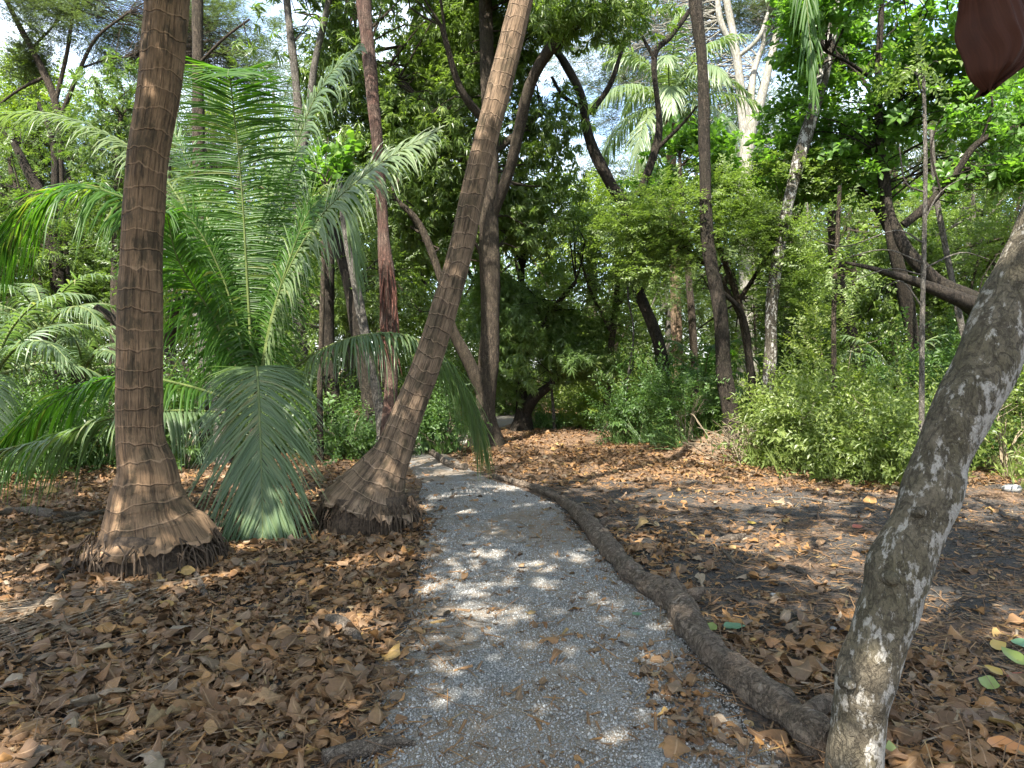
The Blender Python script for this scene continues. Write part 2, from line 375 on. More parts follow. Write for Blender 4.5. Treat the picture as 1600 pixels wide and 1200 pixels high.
k = np.ones(15) / 15; pad = lambda a: np.convolve(np.pad(a, 7, 'edge'), k, 'valid')
l, r = pad(l), pad(r)
Xp = ((l + r) / 2)[:, None] + tt[None] * ((r - l) / 2)[:, None]; Yp = np.repeat(ys[:, None], 61, 1)
pp = np.stack([Xp, Yp, 0 * Xp], -1)
edge = np.abs(tt)[None] + .10 * sn(pp, 3.2, 11) + .07 * sn(pp, 9, 12) + .03 * sn(pp, 30, 13)
Zp = gh(Xp, Yp) + .018 - .055 * np.clip((edge - .82) / .35, 0, 1.2) + .003 * sn(pp, 22, 14)
i = (np.arange(len(ys) - 1)[:, None] * 61 + np.arange(60)[None]).ravel()
mb = MB(); mb.add(np.stack([Xp, Yp, Zp], -1), np.stack([i, i + 1, i + 62, i + 61], -1))
setp(mb.build('path', M['gravel']), 'narrow grey gravel path winding into the forest', 'path', kind='structure')
def surf(x, y):                              # top of path or soil
    x = np.asarray(x, float); y = np.asarray(y, float)
    p = np.stack([x, y, 0 * x], -1); t_ = path_t(x, y)
    e = np.abs(t_) + .10 * sn(p, 3.2, 11) + .07 * sn(p, 9, 12)
    h = gh(x, y)
    return np.where(np.abs(t_) < 1.2, np.maximum(h, h + .018 - .055 * np.clip((e - .82) / .35, 0, 1.2)), h)


# ------------------------------------------------------------------ leaf sprays and crowns
def leaf5(L, Wd, base, d, up, fold=.25, droop=.15, wp=.45):
    d = nrm(d); s = nrm(np.cross(d, up)); u = np.cross(s, d)
    b = np.asarray(base, float)
    mid = b + d * L * wp + u * (-.10 * L * droop)
    tip = b + d * L - np.array([0, 0, 1]) * L * droop
    lf = mid + s * Wd / 2 + u * Wd * fold; rt = mid - s * Wd / 2 + u * Wd * fold
    return np.array([b, lf, tip, rt, mid])
Q5 = np.array([[0, 1, 2, 4], [0, 4, 2, 3]])
def spray(kind, seed):
    g = np.random.default_rng(seed); V = []; Qs = []
    def put(*a, **k):
        V.append(leaf5(*a, **k)); Qs.append(Q5 + 5 * (len(V) - 1))
    if kind == 'mango':
        for j in range(15):
            a = g.uniform(0, 6.28); x = .10 + .16 * g.random(); e = g.uniform(-.2, .9)
            d = np.array([math.sin(e) + .25, math.cos(a) * math.cos(e), math.sin(a) * math.cos(e) * .7 - .25])
            put(g.uniform(.12, .2), g.uniform(.03, .042), (x, 0, 0), d, (0.2, g.normal() * .3, 1), droop=g.uniform(.1, .5), wp=.5)
    elif kind == 'broad':
        for j in range(10):
            a = j * 2.4 + g.normal() * .3; e = g.uniform(-.15, .6); x = .03 + .025 * j
            d = np.array([.35 + math.sin(e), math.cos(a), math.sin(a) * .6 + .1])
            put(g.uniform(.11, .19), g.uniform(.065, .1), (x, 0, 0), d, (g.normal() * .2, g.normal() * .3, 1), fold=.12, droop=g.uniform(0, .35), wp=.62)
    elif kind == 'small':
        for j in range(18):
            s = 1 if j % 2 else -1; x = .02 + .022 * j
            d = np.array([.55, s * .8, g.normal() * .25])
            put(g.uniform(.055, .085), g.uniform(.026, .04), (x, g.normal() * .01, g.normal() * .02), d, (0, g.normal() * .35, 1), droop=g.uniform(0, .3))
    elif kind == 'fine':
        for j in range(26):
            s = 1 if j % 2 else -1; x = .02 + .02 * j
            d = np.array([.5, s * .9, g.normal() * .2])
            put(g.uniform(.09, .15), g.uniform(.018, .026), (x, 0, g.normal() * .03), d, (0, 0, 1), fold=.1, droop=.1)
    elif kind == 'weed':
        for j in range(16):
            a = j * 2.4; x = .05 + .035 * j
            d = np.array([.6, math.cos(a) * .8, math.sin(a) * .8])
            put(g.uniform(.05, .11), g.uniform(.022, .04), (x, 0, 0), d, (1, 0, .2), droop=g.uniform(0, .3))
    elif kind == 'grass':
        for j in range(9):
            a = g.uniform(0, 6.28); d = np.array([1, math.cos(a) * .45, math.sin(a) * .45])
            put(g.uniform(.25, .55), g.uniform(.008, .016), (0, math.cos(a) * .03, math.sin(a) * .03), d, (0, 1, 0), fold=.1, droop=g.uniform(.05, .4))
    return np.concatenate(V), np.concatenate(Qs)
SP = {k: [spray(k, 50 + 7 * j) for j in range(5)] for k in ('mango', 'broad', 'small', 'fine', 'weed', 'grass')}
def stamp(mb, kind, pos, dirs, scale, up=None, seed=0):
    g = np.random.default_rng(seed); n = len(pos)
    if n == 0: return
    x = nrm(dirs); up = np.array([0, 0, 1.]) + g.normal(size=(n, 3)) * .35 if up is None else up
    y = nrm(np.cross(up, x)); z = np.cross(x, y)
    Rm = np.stack([x, y, z], 2) * np.asarray(scale).reshape(-1, 1, 1)
    w = g.integers(0, 5, n)
    for j in range(5):
        k = np.where(w == j)[0]
        if not len(k): continue
        v, q = SP[kind][j]
        vv = np.einsum('kab,nb->kna', Rm[k], v) + pos[k][:, None]
        qq = q[None] + (np.arange(len(k)) * len(v))[:, None, None]
        mb.add(vv, qq.reshape(-1, 4))
def blob_pts(c, r, n, g, gap=.15, gf=2.2, shell=.5, seed=0):
    out = np.zeros((0, 3)); tries = 0
    while len(out) < n and tries < 30:
        d = nrm(g.normal(size=(n * 2, 3))); rad = g.random((n * 2, 1)) ** (shell)
        p = d * rad; p = p * (1 + .22 * sn(d * 3, 1.2, seed)[:, None])
        w = c + p * r
        keep = sn(w, gf, seed + 3) * .7 + sn(w, gf * 2.3, seed + 4) * .4 > gap - .25
        out = np.vstack([out, w[keep]]); tries += 1
    return out[:n]
def crown_mesh(blobs, kind, n, g, scale=1., gap=.15, gf=2.2, hang=0., flat=1., seed=0):
    """blobs: rows (cx,cy,cz, rx,ry,rz); n: sprays per cubic metre-ish total"""
    mb = MB(); B = np.asarray(blobs, float)
    vol = np.array([b[3] * b[4] * b[5] for b in B]) ** .75; cnt = (n * vol / vol.sum()).astype(int) + 1
    pts = []
    for b, k in zip(B, cnt):
        p = blob_pts(b[:3], b[3:], k, g, gap, gf, seed=seed)
        d = nrm((p - b[:3]) / b[3:]) * .8 + g.normal(size=p.shape) * .55
        d[:, 2] = d[:, 2] * flat - hang
        stamp(mb, kind, p, d, scale * g.uniform(.7, 1.3, len(p)), seed=int(g.integers(1e6)))
        pts.append(p)
    return mb, np.concatenate(pts)
def twigs_mesh(skel, pts, n, g, r0=.02):
    """curved twigs from the nearest limb point to crown points"""
    mb = MB(); S = np.asarray(skel)
    if len(pts) == 0: return mb
    for k in g.choice(len(pts), min(n, len(pts)), replace=False):
        p = pts[k]; dd = np.linalg.norm(S[:, :3] - p, axis=1) + np.maximum(0, S[:, 2] - p[2]) * .8
        j = int(np.argmin(dd + g.random(len(S)) * .6)); a = S[j, :3]; L = np.linalg.norm(p - a)
        if L < .05: continue
        ra = min(max(r0 * (.4 + L * .3), .005), max(S[j, 3] * .7, .006))
        w = g.normal(size=(2, 3)) * L * .09
        m1 = a + (p - a) * .33 + w[0] + np.array([0, 0, L * .07]); m2 = a + (p - a) * .68 + w[1] + np.array([0, 0, L * .06])
        tube(mb, [(*a, ra), (*m1, ra * .75), (*m2, ra * .5), (*p, .004)], 4, 2, cap=False)
    return mb
def pxblob(b):
    c = P(b[0], b[1], b[4]); s = b[4] / F_PX
    return (*c, b[2] * s, b[5], b[3] * s)
def tree(name, label, cat, trunk, bark, limbs=(), blobs=(), kind='small', leaf='small', n=400, scale=1., gap=.15, gf=2.2, hang=0., flat=1.,
         twigs=50, group=None, ground=True, sides=10, rough=.14, seed=0, r0=.02, tw_mat=None, flare=1.5, xtra=None):
    g = np.random.default_rng(900 + seed)
    tp = PT(trunk)
    if ground:
        x, y = tp[0][0], tp[0][1]; z = float(gh(x, y))
        if tp[0][2] > z + .15:
            r = tp[0][3]; tp = [(x, y, z - .06, r * flare), (x, y, z + .25 * (tp[0][2] - z), r * 1.12)] + tp
        else:
            tp = [(x, y, z - .08, tp[0][3] * flare)] + tp[1:] if len(tp) > 2 else [(x, y, z - .08, tp[0][3] * flare)] + tp[1:]
    base = np.array([tp[0][0], tp[0][1], max(tp[0][2], float(gh(tp[0][0], tp[0][1])))]) if ground else np.array(tp[0][:3])
    root = thing(name, label, cat, base, group)
    mb = MB(); tube(mb, tp, sides, 6, rough, 5, seed); mb.build('trunk', M[bark], root)
    sk = list(smooth_pts(tp, 4)[len(tp):])
    for lb in limbs:
        lp = PT(lb); mb = MB(); tube(mb, lp, max(6, sides - 3), 5, rough, 6, seed + 5); mb.build('limb', M[bark], root)
        sk += list(smooth_pts(lp, 4))
    bl = [pxblob(b) for b in blobs] + list(xtra or [])
    if bl:
        cm, pts = crown_mesh(bl, kind, n, g, scale, gap, gf, hang, flat, seed)
        cr = cm.build('crown', M[leaf], root, smooth=False)
        if twigs:
            tm = twigs_mesh(sk, pts, twigs, g, r0)
            if tm.v: tm.build('twigs', M[tw_mat or bark], cr)
    return root


# ------------------------------------------------------------------ palm fronds
def frond(pts, n=80, L=.85, Wd=.032, side=(1, 0, 0), sag=.35, a0=78, a1=24, bare=.2, r0=.022, lift=.12, seed=0, taper=.55, jit=.09, straight=False):
    g = np.random.default_rng(3000 + seed)
    c = smooth_pts([(*p, 0) for p in pts], 14)[:, :3]
    s = np.concatenate([[0], np.cumsum(np.linalg.norm(np.diff(c, axis=0), axis=1))]); T = s[-1]; s /= T
    def at(u): return np.stack([np.interp(u, s, c[:, k]) for k in range(3)], -1)
    rac = MB(); uu = np.linspace(0, 1, 26); pr = at(uu)
    tube(rac, [(*p, r0 * (1 - .88 * u ** .8)) for p, u in zip(pr, uu)], 6, 1, ref=(0.3, .2, .93))
    u = np.linspace(bare, .995, n) ; mb = MB()
    sd0 = np.asarray(side, float)
    for sg in (1, -1):
        uj = np.clip(u + g.normal(size=n) * .002, 0, 1); b = at(uj)
        t_ = nrm(at(np.minimum(uj + .01, 1)) - at(np.maximum(uj - .01, 0)))
        sd = nrm(sd0 - (t_ @ sd0)[:, None] * t_) ; nm = np.cross(sd, t_)
        nm = np.where((nm[:, 2:3] < 0), -nm, nm) if not straight else nm
        w = (uj - bare) / (1 - bare)
        a = np.radians(a0 + (a1 - a0) * w + g.normal(size=n) * 6)
        Ln = L * np.clip(np.sin(np.pi * (.13 + .84 * w)), 0, 1) ** taper * (1 + g.normal(size=n) * jit) * np.where(g.random(n) < .05, g.uniform(.3, .8, n), 1)
        d = nrm(np.cos(a)[:, None] * t_ + np.sin(a)[:, None] * sd * sg + nm * (lift + g.normal(size=n) * .05)[:, None])
        st = np.array([0, .2, .45, .72, 1.]); wd = np.array([.55, 1, .95, .62, .06])
        ctr = b[:, None] + d[:, None] * (Ln[:, None] * st[None])[..., None]
        sg_ = sag * Ln * (1 + g.normal(size=n) * .25)
        ctr[..., 2] -= sg_[:, None] * st[None] ** 2
        ctr -= d[:, None] * (np.abs(sg_)[:, None] * .35 * st[None] ** 2)[..., None]
        tl = nrm(np.gradient(ctr, axis=1)); ac = nrm(np.cross(tl, nm[:, None] + g.normal(size=(n, 1, 3)) * .15))
        up = np.cross(ac, tl); hw = (Wd / 2 * wd)[None, :, None] * (.6 + .4 * np.minimum(1, Ln / (L * .7)))[:, None, None]
        v = np.stack([ctr - ac * hw - up * hw * .55, ctr, ctr + ac * hw - up * hw * .55], 2)
        i0 = np.arange(n)[:, None, None] * 15 + np.arange(4)[None, :, None] * 3 + np.arange(2)[None, None]
        i0 = i0.ravel(); mb.add(v, np.stack([i0, i0 + 1, i0 + 4, i0 + 3], -1))
    return mb, rac
def add_frond(root, mat, pts, rmat='rachis', name='frond', **k):
    mb, rac = frond(pts, **k)
    f = mb.build(name, M[mat], root); rac.build('midrib', M[rmat], f)
    return f
def palm_crown(root, c, n, L, seed, mat='frond', leaflet=.6, nl=46, Wd=.03, e0=1.25, e1=-.15, sag=.5):
    g = np.random.default_rng(seed)
    for j in range(n):
        az = j * 2.39996 + g.normal() * .15; el = e0 + (e1 - e0) * (j / n) + g.normal() * .06; ln = L * g.uniform(.85, 1.1)
        h = np.array([math.cos(az), math.sin(az), 0]); pts = []; p = np.array(c, float); a = el
        for q in range(6):
            pts.append(p.copy()); p = p + ln / 5 * (h * math.cos(a) + np.array([0, 0, math.sin(a)])); a -= .26 + .1 * q * .5
        add_frond(root, mat, pts, n=nl, L=leaflet, Wd=Wd, side=np.cross(h, (0, 0, 1)), sag=sag, seed=seed * 31 + j, bare=.12, r0=.03)

# ------------------------------------------------------------------ the two big coconut palms
def coco(name, label, rows, bark, top, seed, crown_n, root_r, lean_sq=1.0, fringe=230):
    tp = PT(rows); g = np.random.default_rng(seed)
    bx, by = tp[0][0], tp[0][1]; z0 = float(gh(bx, by))
    root = thing(name, label, 'palm tree', (bx, by, z0))
    pts = tp + [(*top, .11)]
    fr = 6.6 if bark == 'palm1' else 7.6
    def rings(L, a):
        f = (L * fr + .25 * np.sin(a * 2 + L * 3) + .12 * np.sin(a * 5)) % 1
        fl = np.clip(1 - L / .45, 0, 1)
        return 1 + .016 * (1 - f) + .01 * np.sin(a * 17 + L * 2) + fl * .05 * np.sin(a * 9 + L * 9)
    mb = MB(); tube(mb, pts, 96, 26, .045, 5, seed, cap=False, rings=rings)
    # ragged skirt at the foot
    v = mb.v[0].reshape(-1, 97, 3)
    for r in range(3):
        v[r, :, 2] += [0.0, .0, 0][r]
    aa = np.linspace(0, 6.2832, 97); rag = .022 * np.sin(aa * 5 + 1) + .018 * np.sin(aa * 13) + .014 * np.sin(aa * 29 + 2) + g.normal(size=97) * .012
    rag[-1] = rag[0]
    v[0, :, 2] += rag - .02
    v[1, :, 2] += rag * .5
    mb.build('trunk', M[bark], root)
    zc = tp[0][2]; rb = tp[0][3]
    core = MB(); tube(core, [(bx, by, z0 - .1, rb * 1.02), (bx, by, (z0 + zc) / 2, rb * .9), (bx, by, zc + .12, rb * .72)], 30, 5, .2, 9, seed)
    for k in range(fringe):
        a = g.uniform(0, 6.28); r1 = rb * g.uniform(.82, 1.0); r2 = rb * g.uniform(.92, 1.18)
        z1 = zc + g.uniform(-.06, .1); ca, sa = math.cos(a), math.sin(a); x2 = bx + ca * r2; y2 = by + sa * r2
        a2 = a + g.normal() * .12
        q = [(bx + ca * r1, by + sa * r1, z1, g.uniform(.003, .010)), (bx + math.cos(a2) * (r1 + r2) * .52, by + math.sin(a2) * (r1 + r2) * .52, (z1 + z0) / 2 + g.uniform(-.02, .05), g.uniform(.003, .009)),
             (bx + math.cos(a2) * r2, by + math.sin(a2) * r2, float(surf(x2, y2)) - .015, .005)]
        tube(core, q, 5, 3, ref=(.3, .1, 1), cap=False)
    core.build('root_mass', M['root'], root)
    if crown_n: palm_crown(root, top, crown_n, 4.4, seed, 'frond', .75, 52, .045)
    return root
LP = [(242, 846, 5.75, 196), (240, 832, 5.75, 166), (234, 808, 5.75, 132), (230, 775, 5.75, 108), (229, 735, 5.75, 86), (220, 690, 5.75, 70), (218, 620, 5.75, 65.5), (219, 485, 5.75, 63),
      (222, 390, 5.75, 60), (231, 250, 5.75, 60), (249, 135, 5.75, 61), (261, 0, 5.75, 62), (272, -120, 5.75, 58)]
TOP1 = P(330, -800, 5.75); TOP2 = P(1010, -640, 7.3)
coco('coconut_palm', 'thick ruddy brown upright palm trunk with flared rooty foot in the leaf litter', LP, 'palm1', TOP1, 21, 9, .42)
CP = [(576, 790, 7.1, 146), (578, 781, 7.1, 128), (585, 762, 7.1, 102), (597, 738, 7.1, 80), (613, 708, 7.1, 62), (628, 668, 7.1, 52), (645, 625, 7.1, 47), (661, 586, 7.1, 44.5), (683, 519, 7.1, 41), (719, 395, 7.1, 38.5),
      (748, 260, 7.1, 37), (782, 130, 7.1, 37), (815, 0, 7.1, 35.5), (842, -100, 7.15, 33)]
p2 = coco('coconut_palm', 'slanting ringed brown palm trunk leaning over the edge of the gravel path', CP, 'palm2', TOP2, 22, 6, .4)
add_frond(p2, 'frond', [TOP2, TOP2 + np.array([.7, -.1, .25]), P(1215, -330, 7.25), P(1245, -130, 7.2), P(1262, 20, 7.15), P(1272, 150, 7.1)],
          n=90, L=.50, Wd=.024, side=(1, -.5, 0), sag=.75, seed=77, bare=.12, a0=60, a1=12)

# ------------------------------------------------------------------ young palm between them
YB = np.array([*P(398, 690, 8.35)[:2], 0]); YB[2] = float(gh(YB[0], YB[1]))
yp = thing('young_coconut_palm', 'large young coconut palm with long feathery fronds rising from the ground between two trunks', 'palm tree', YB)
mb = MB(); tube(mb, [(*(YB + (0, 0, -.05)), .16), (*(YB + (0, 0, .2)), .15), (*(YB + (.01, 0, .5)), .11), (*(YB + (0, 0, .85)), .05)], 12, 4, .15, 9, 3)
mb.build('trunk', M['brown'], yp)
def pxs(l): return [P(*a) for a in l]
B0 = (398, 640, 8.35)
FR = [  # control points, leaflet length, width, side hint, sag, count, material
    ([B0, (388, 470, 8.3), (378, 300, 8.15), (366, 180, 7.95), (358, 112, 7.6), (356, 118, 7.2)], .92, .030, (1, 0, 0), .22, 125, 'frond'),
    ([B0, (428, 420, 8.5), (462, 235, 8.3), (505, 130, 8.05), (562, 72, 7.8)], .70, .036, (.75, -.6, 0), .65, 84, 'frondh'),
    ([B0, (432, 470, 8.1), (492, 350, 7.8), (568, 275, 7.5), (625, 235, 7.35), (676, 208, 7.2)], .80, .038, (.35, -.7, -.5), .5, 92, 'frondg'),
    ([B0, (345, 440, 8.6), (255, 275, 8.7), (150, 200, 8.5), (50, 176, 8.2), (-40, 190, 7.9)], .62, .032, (.3, 1, 0), .6, 84, 'frondg'),
    ([B0, (322, 450, 8.1), (225, 330, 7.8), (125, 292, 7.45), (45, 330, 7.15), (-15, 410, 6.95)], .86, .038, (.2, 1, .1), .75, 88, 'frond'),
    ([B0, (300, 605, 8.0), (190, 588, 7.6), (95, 622, 7.2), (10, 690, 6.95), (-50, 745, 6.85)], .72, .038, (.2, 1, 0), .7, 66, 'frond'),
    ([(398, 650, 8.35), (285, 642, 7.7), (180, 652, 7.1), (85, 684, 6.7), (0, 706, 6.4), (-70, 760, 6.2)], .62, .044, (.2, 1, 0), .75, 58, 'frondh'),
    ([(398, 650, 8.35), (399, 590, 7.75), (401, 574, 7.3), (404, 610, 6.95), (408, 720, 6.65), (411, 862, 6.45)], .82, .029, (1, .1, .05), .46, 135, 'frondh'),
    ([B0, (452, 580, 8.3), (535, 532, 8.05), (625, 522, 7.95), (692, 562, 7.8), (735, 632, 7.7), (754, 700, 7.65)], .70, .034, (.5, -.9, 0), .8, 92, 'frondh'),
    ([B0, (352, 440, 9.0), (300, 270, 9.4), (262, 185, 9.6)], .75, .032, (1, .2, 0), .4, 70, 'frond'),
    ([B0, (432, 440, 8.8), (478, 320, 9.1), (520, 300, 9.3), (550, 360, 9.4), (562, 440, 9.4)], .7, .034, (.2, 1, 0), .6, 70, 'frondh'),
    ([B0, (335, 500, 8.0), (280, 410, 7.5), (262, 340, 7.2), (258, 330, 6.95)], .75, .034, (1, .4, 0), .6, 70, 'frond'),
    ([B0, (430, 480, 8.1), (458, 390, 7.95), (486, 325, 7.85), (520, 300, 7.8)], .6, .032, (.8, -.4, 0), .6, 70, 'frond'),
    ([B0, (360, 470, 8.2), (318, 372, 8.0), (275, 325, 7.8), (232, 322, 7.6), (205, 352, 7.5)], .66, .032, (.5, .9, 0), .7, 72, 'frond'),
    ([B0, (370, 520, 8.5), (330, 440, 8.6), (270, 420, 8.6), (225, 470, 8.5)], .62, .032, (.4, .9, 0), .75, 64, 'frond'),
    ([B0, (412, 420, 9.2), (430, 250, 9.8), (440, 160, 10.1)], .7, .03, (1, .2, 0), .35, 64, 'frond'),
]
for j, (pt, L_, w_, sd, sg, nn_, mt) in enumerate(FR):
    add_frond(yp, mt, pxs(pt), n=int(nn_ * 1.35), L=L_, Wd=w_ * .74, side=sd, sag=sg, seed=100 + j, bare=.16 if j not in (0, 7, 8) else .25, a0={0: 90, 7: 74}.get(j, 76), a1={0: 62, 7: 18, 2: 34}.get(j, 26), r0=.024)

# ------------------------------------------------------------------ leaning tree close by, fallen log, hanging sheath
RT = [(1333, 1222, 2.72, 96), (1334, 1200, 2.72, 91), (1342, 1125, 2.72, 87), (1352, 1062, 2.72, 97), (1372, 1000, 2.73, 92), (1392, 940, 2.74, 95), (1408, 880, 2.75, 99), (1432, 830, 2.76, 90), (1449, 787, 2.77, 92), (1461, 750, 2.78, 93), (1471, 715, 2.79, 85),
      (1500, 650, 2.8, 96), (1538, 575, 2.82, 99), (1566, 500, 2.84, 94), (1622, 387, 2.87, 92), (1680, 250, 2.9, 84), (1800, 0, 3.0, 72), (1960, -380, 3.2, 58)]
RT = [(a, b, c, w * .93) for a, b, c, w in RT]
tp = PT(RT); base = np.array([tp[0][0], tp[0][1], float(gh(tp[0][0], tp[0][1]))])
lt = thing('leaning_tree', 'leaning olive brown tree trunk patched with white lichen standing close beside the log', 'tree', base)
mb = MB(); tube(mb, [(tp[0][0] - .01, tp[0][1], -.12, .14)] + tp, 48, 16, .06, 13, 31); mb.build('trunk', M['lichen'], lt)
top = np.array(tp[-1][:3])
for px, py, d, r in ((1397, 905, 2.64, .022), (1330, 1070, 2.64, .02), (1383, 1078, 2.66, .03), (1440, 800, 2.67, .02)):
    c = P(px, py, d); mb = MB(); tube(mb, [(*(c + (0, .05, -.01)), r * 1.5), (*(c + (0, .0, 0)), r), (*(c + (0, -.012, .004)), r * .4)], 10, 3, .2, 40, 3, ref=(0, 0, 1)); mb.build('knot', M['lichen'], lt)
g = np.random.default_rng(5)
LIMB = [[(0, 0, 0, .07), (-.8, .3, .9, .055), (-2.0, .3, 1.5, .04), (-3.4, .6, 1.9, .02)], [(0, 0, 0, .06), (.5, .9, 1.0, .05), (.6, 2.2, 1.5, .035), (.3, 3.4, 1.9, .018)],
        [(0, 0, 0, .06), (.2, -1.0, .9, .05), (-.4, -2.4, 1.5, .03), (-1.2, -3.6, 1.8, .015)], [(0, 0, 0, .06), (1.2, .1, .8, .04), (2.6, .2, 1.3, .02)]]
sk = []
for q in LIMB:
    pt = [(*(top + np.array(a[:3])), a[3]) for a in q]; mb = MB(); tube(mb, pt, 8, 5, .12, 6, 9); mb.build('limb', M['lichen'], lt); sk += list(smooth_pts(pt, 5))
bl = [(*(top + np.array(c)), *r) for c, r in (((-.4, .2, 1.6), (1.9, 1.8, .9)), ((-2.7, .4, 2.0), (1.8, 1.6, .8)), ((.4, 2.6, 2.1), (1.7, 1.5, .8)), ((-.8, -2.6, 1.9), (2.0, 1.9, .8)), ((2.0, 0, 1.6), (1.7, 1.6, .8)), ((-3.3, -2.6, 2.4), (1.9, 1.7, .8)), ((-4.6, -.6, 2.5), (1.6, 1.6, .7)))]
cm, pts = crown_mesh(bl, 'broad', 430, g, 1.15, .25, 1.2, .1, .5, 7)
cr = cm.build('crown', M['broad'], lt, smooth=False); twigs_mesh(sk, pts, 90, g).build('twigs', M['lichen'], cr)

# unseen broad tree added behind the viewer to dapple path and litter with shade
g = np.random.default_rng(15); bt = thing('added_shade_tree', 'unseen broad leaved tree added behind the viewer to shade the near path', 'tree', (-4.4, -1.6, 0))
sp_ = [(-4.4, -1.6, -.1, .3), (-4.3, -1.4, 1.5, .22), (-4.0, -1.0, 3.5, .19), (-3.8, -.4, 5.2, .15)]
mb = MB(); tube(mb, sp_, 16, 6, .14, 5, 77); mb.build('trunk', M['brown'], bt); sk = []; bl = []
for x_ in np.arange(-7.4, .3, 2.1):
    for y_ in np.arange(-2.4, 4.4, 1.9):
        c_ = np.array([x_ + g.normal() * .4, y_ + g.normal() * .4, g.uniform(6.3, 7.9)]); bl.append((*c_, 1.45, 1.35, .75))
        if g.random() < .55:
            a_ = np.array([-3.8, -.4, 5.2]); lp = [(*a_, .09), (*((a_ + c_) / 2 + (0, 0, .25)), .06), (*(c_ - (0, 0, .2)), .02)]; mb = MB(); tube(mb, lp, 7, 5, .12, 6, 9); mb.build('limb', M['brown'], bt); sk += list(smooth_pts(lp, 5))
bl += [(.5, -.2, 6.9, 1.4, 1.4, .7), (1.3, 1.2, 7.3, 1.3, 1.3, .6), (.9, -1.6, 7.2, 1.3, 1.3, .7)]
cm, pts = crown_mesh(bl, 'broad', 2800, g, 1.2, .24, 1.1, .1, .5, 17); cr = cm.build('crown', M['broad'], bt, smooth=False); twigs_mesh(sk, pts, 120, g).build('twigs', M['brown'], cr)

def GL(l, lift=.5):                          # ground polyline in pixels with width -> tube rows lying on the ground
    out = []
    for px, py, w in l:
        q = G(px, py); r = w * .5 * q[1] / F_PX
        out.append((q[0], q[1], float(surf(q[0], q[1])) + r * lift, r))
    return out
LOGP = [(770, 747, 9), (800, 757, 12), (838, 769, 15), (872, 784, 17), (893, 798, 21), (905, 808, 30), (925, 830, 33), (948, 858, 37), (975, 892, 40), (1005, 918, 43), (1033, 938, 52), (1058, 955, 64), (1075, 985, 58), (1090, 1008, 54), (1120, 1040, 55),
        (1165, 1080, 60), (1200, 1108, 64), (1240, 1142, 74), (1268, 1172, 80), (1300, 1190, 70)]
lg = GL([(a, b, w * .82) for a, b, w in LOGP], .66); base = np.array(lg[10][:3])
fl = thing('fallen_log', 'long crooked brown fallen log edging the gravel path', 'log', base)
mb = MB(); tube(mb, lg, 44, 20, .27, 10, 41, ref=(0, 0, -1), rings=lambda L, a: 1 + .10 * np.sin(L * 7.3 + 1) * np.sin(L * 2.9) + .06 * np.sin(L * 21) + .05 * np.sin(a * 5 + L * 3) + .035 * np.sin(a * 11 - L * 5)); mb.build('trunk', M['log'], fl)
for px, py, dx, dy, dz, r in ((1050, 930, .03, .10, .06, .036), (1078, 945, .11, .06, .02, .042), (940, 826, .08, .05, .05, .026), (1262, 1146, .14, .10, .03, .05), (1082, 990, -.08, -.04, -.03, .04)):
    q = G(px, py); z = float(surf(q[0], q[1])); mb = MB()
    tube(mb, [(q[0] - dx * .6, q[1] - dy * .6, z + .05, r * 1.1), (q[0], q[1], z + .07, r), (q[0] + dx * .55, q[1] + dy * .55, z + .07 + dz * .5, r * .85), (q[0] + dx, q[1] + dy, z + .07 + dz, r * .5)], 12, 4, .2, 12, 5, ref=(0, 0, -1))
    mb.build('branch_stub', M['log'], fl)
# hanging brown sheath, top corner, on a stalk from the leaning tree's crown
D = 1.75
sh = thing('dried_sheath', 'dark reddish brown dried leathery sheath hanging above the clearing', 'dry sheath', P(1550, 140, D))
rowsL = [(1502, -260), (1500, -160), (1500, -60), (1501, 10), (1504, 60), (1509, 100), (1520, 122), (1545, 141)]
rowsR = [(1560, -260), (1580, -160), (1595, -60), (1602, 10), (1618, 35), (1640, 58), (1612, 96), (1552, 142)]
gr = []
for (a, b), (c_, d_) in zip(rowsL, rowsR):
    gr.append((a, b, c_, d_))
gr = smooth_pts(np.array(gr, float), 12); mb = MB(); nc = 41; V = []
for row in gr:
    for s in np.linspace(0, 1, nc):
        px = row[0] + (row[2] - row[0]) * s; py = row[1] + (row[3] - row[1]) * s
        bul = math.sin(math.pi * s) * .05 * min(1, (row[2] - row[0]) / 90)
        V.append(P(px, py, D) + np.array([.003 * math.sin(py * .08), -bul + .010 * math.sin(s * 9 + py * .02) + .004 * math.sin(s * 38 + py * .01) + .010 * math.sin(py * .045 + s * 4), .004 * math.sin(s * 21)]))
V = np.array(V); nr = len(gr); V2 = V + np.array([0, .008, 0]) + np.array([0, .05, 0]) * np.sin(np.pi * np.tile(np.linspace(0, 1, nc), nr))[:, None]
i = (np.arange(nr - 1)[:, None] * nc + np.arange(nc - 1)[None]).ravel(); q = np.stack([i, i + 1, i + nc + 1, i + nc], -1)
uv = np.stack([np.tile(np.linspace(0, 1, nc), nr), np.repeat(np.linspace(0, 1, nr), nc)], -1)
mb.add(V, q, uv); mb.add(V2, q[:, ::-1], uv)
for s0 in (0, nc - 1):
    j = np.arange(nr - 1) * nc + s0; mb.add(np.vstack([V, V2]), np.stack([j, j + nc, j + nc + nr * nc, j + nr * nc], -1), np.vstack([uv, uv]))
mb.build('blade', M['sheath'], sh)
mb = MB(); a = P(1530, -255, D); tube(mb, [(*a, .016), (*(a + np.array([.2, .25, .6])), .014), (*(a + np.array([.9, .8, 1.6])), .014), (*(top + np.array([-.3, .1, .4])), .016)], 8, 5, .1); mb.build('stalk', M['wood'], sh)

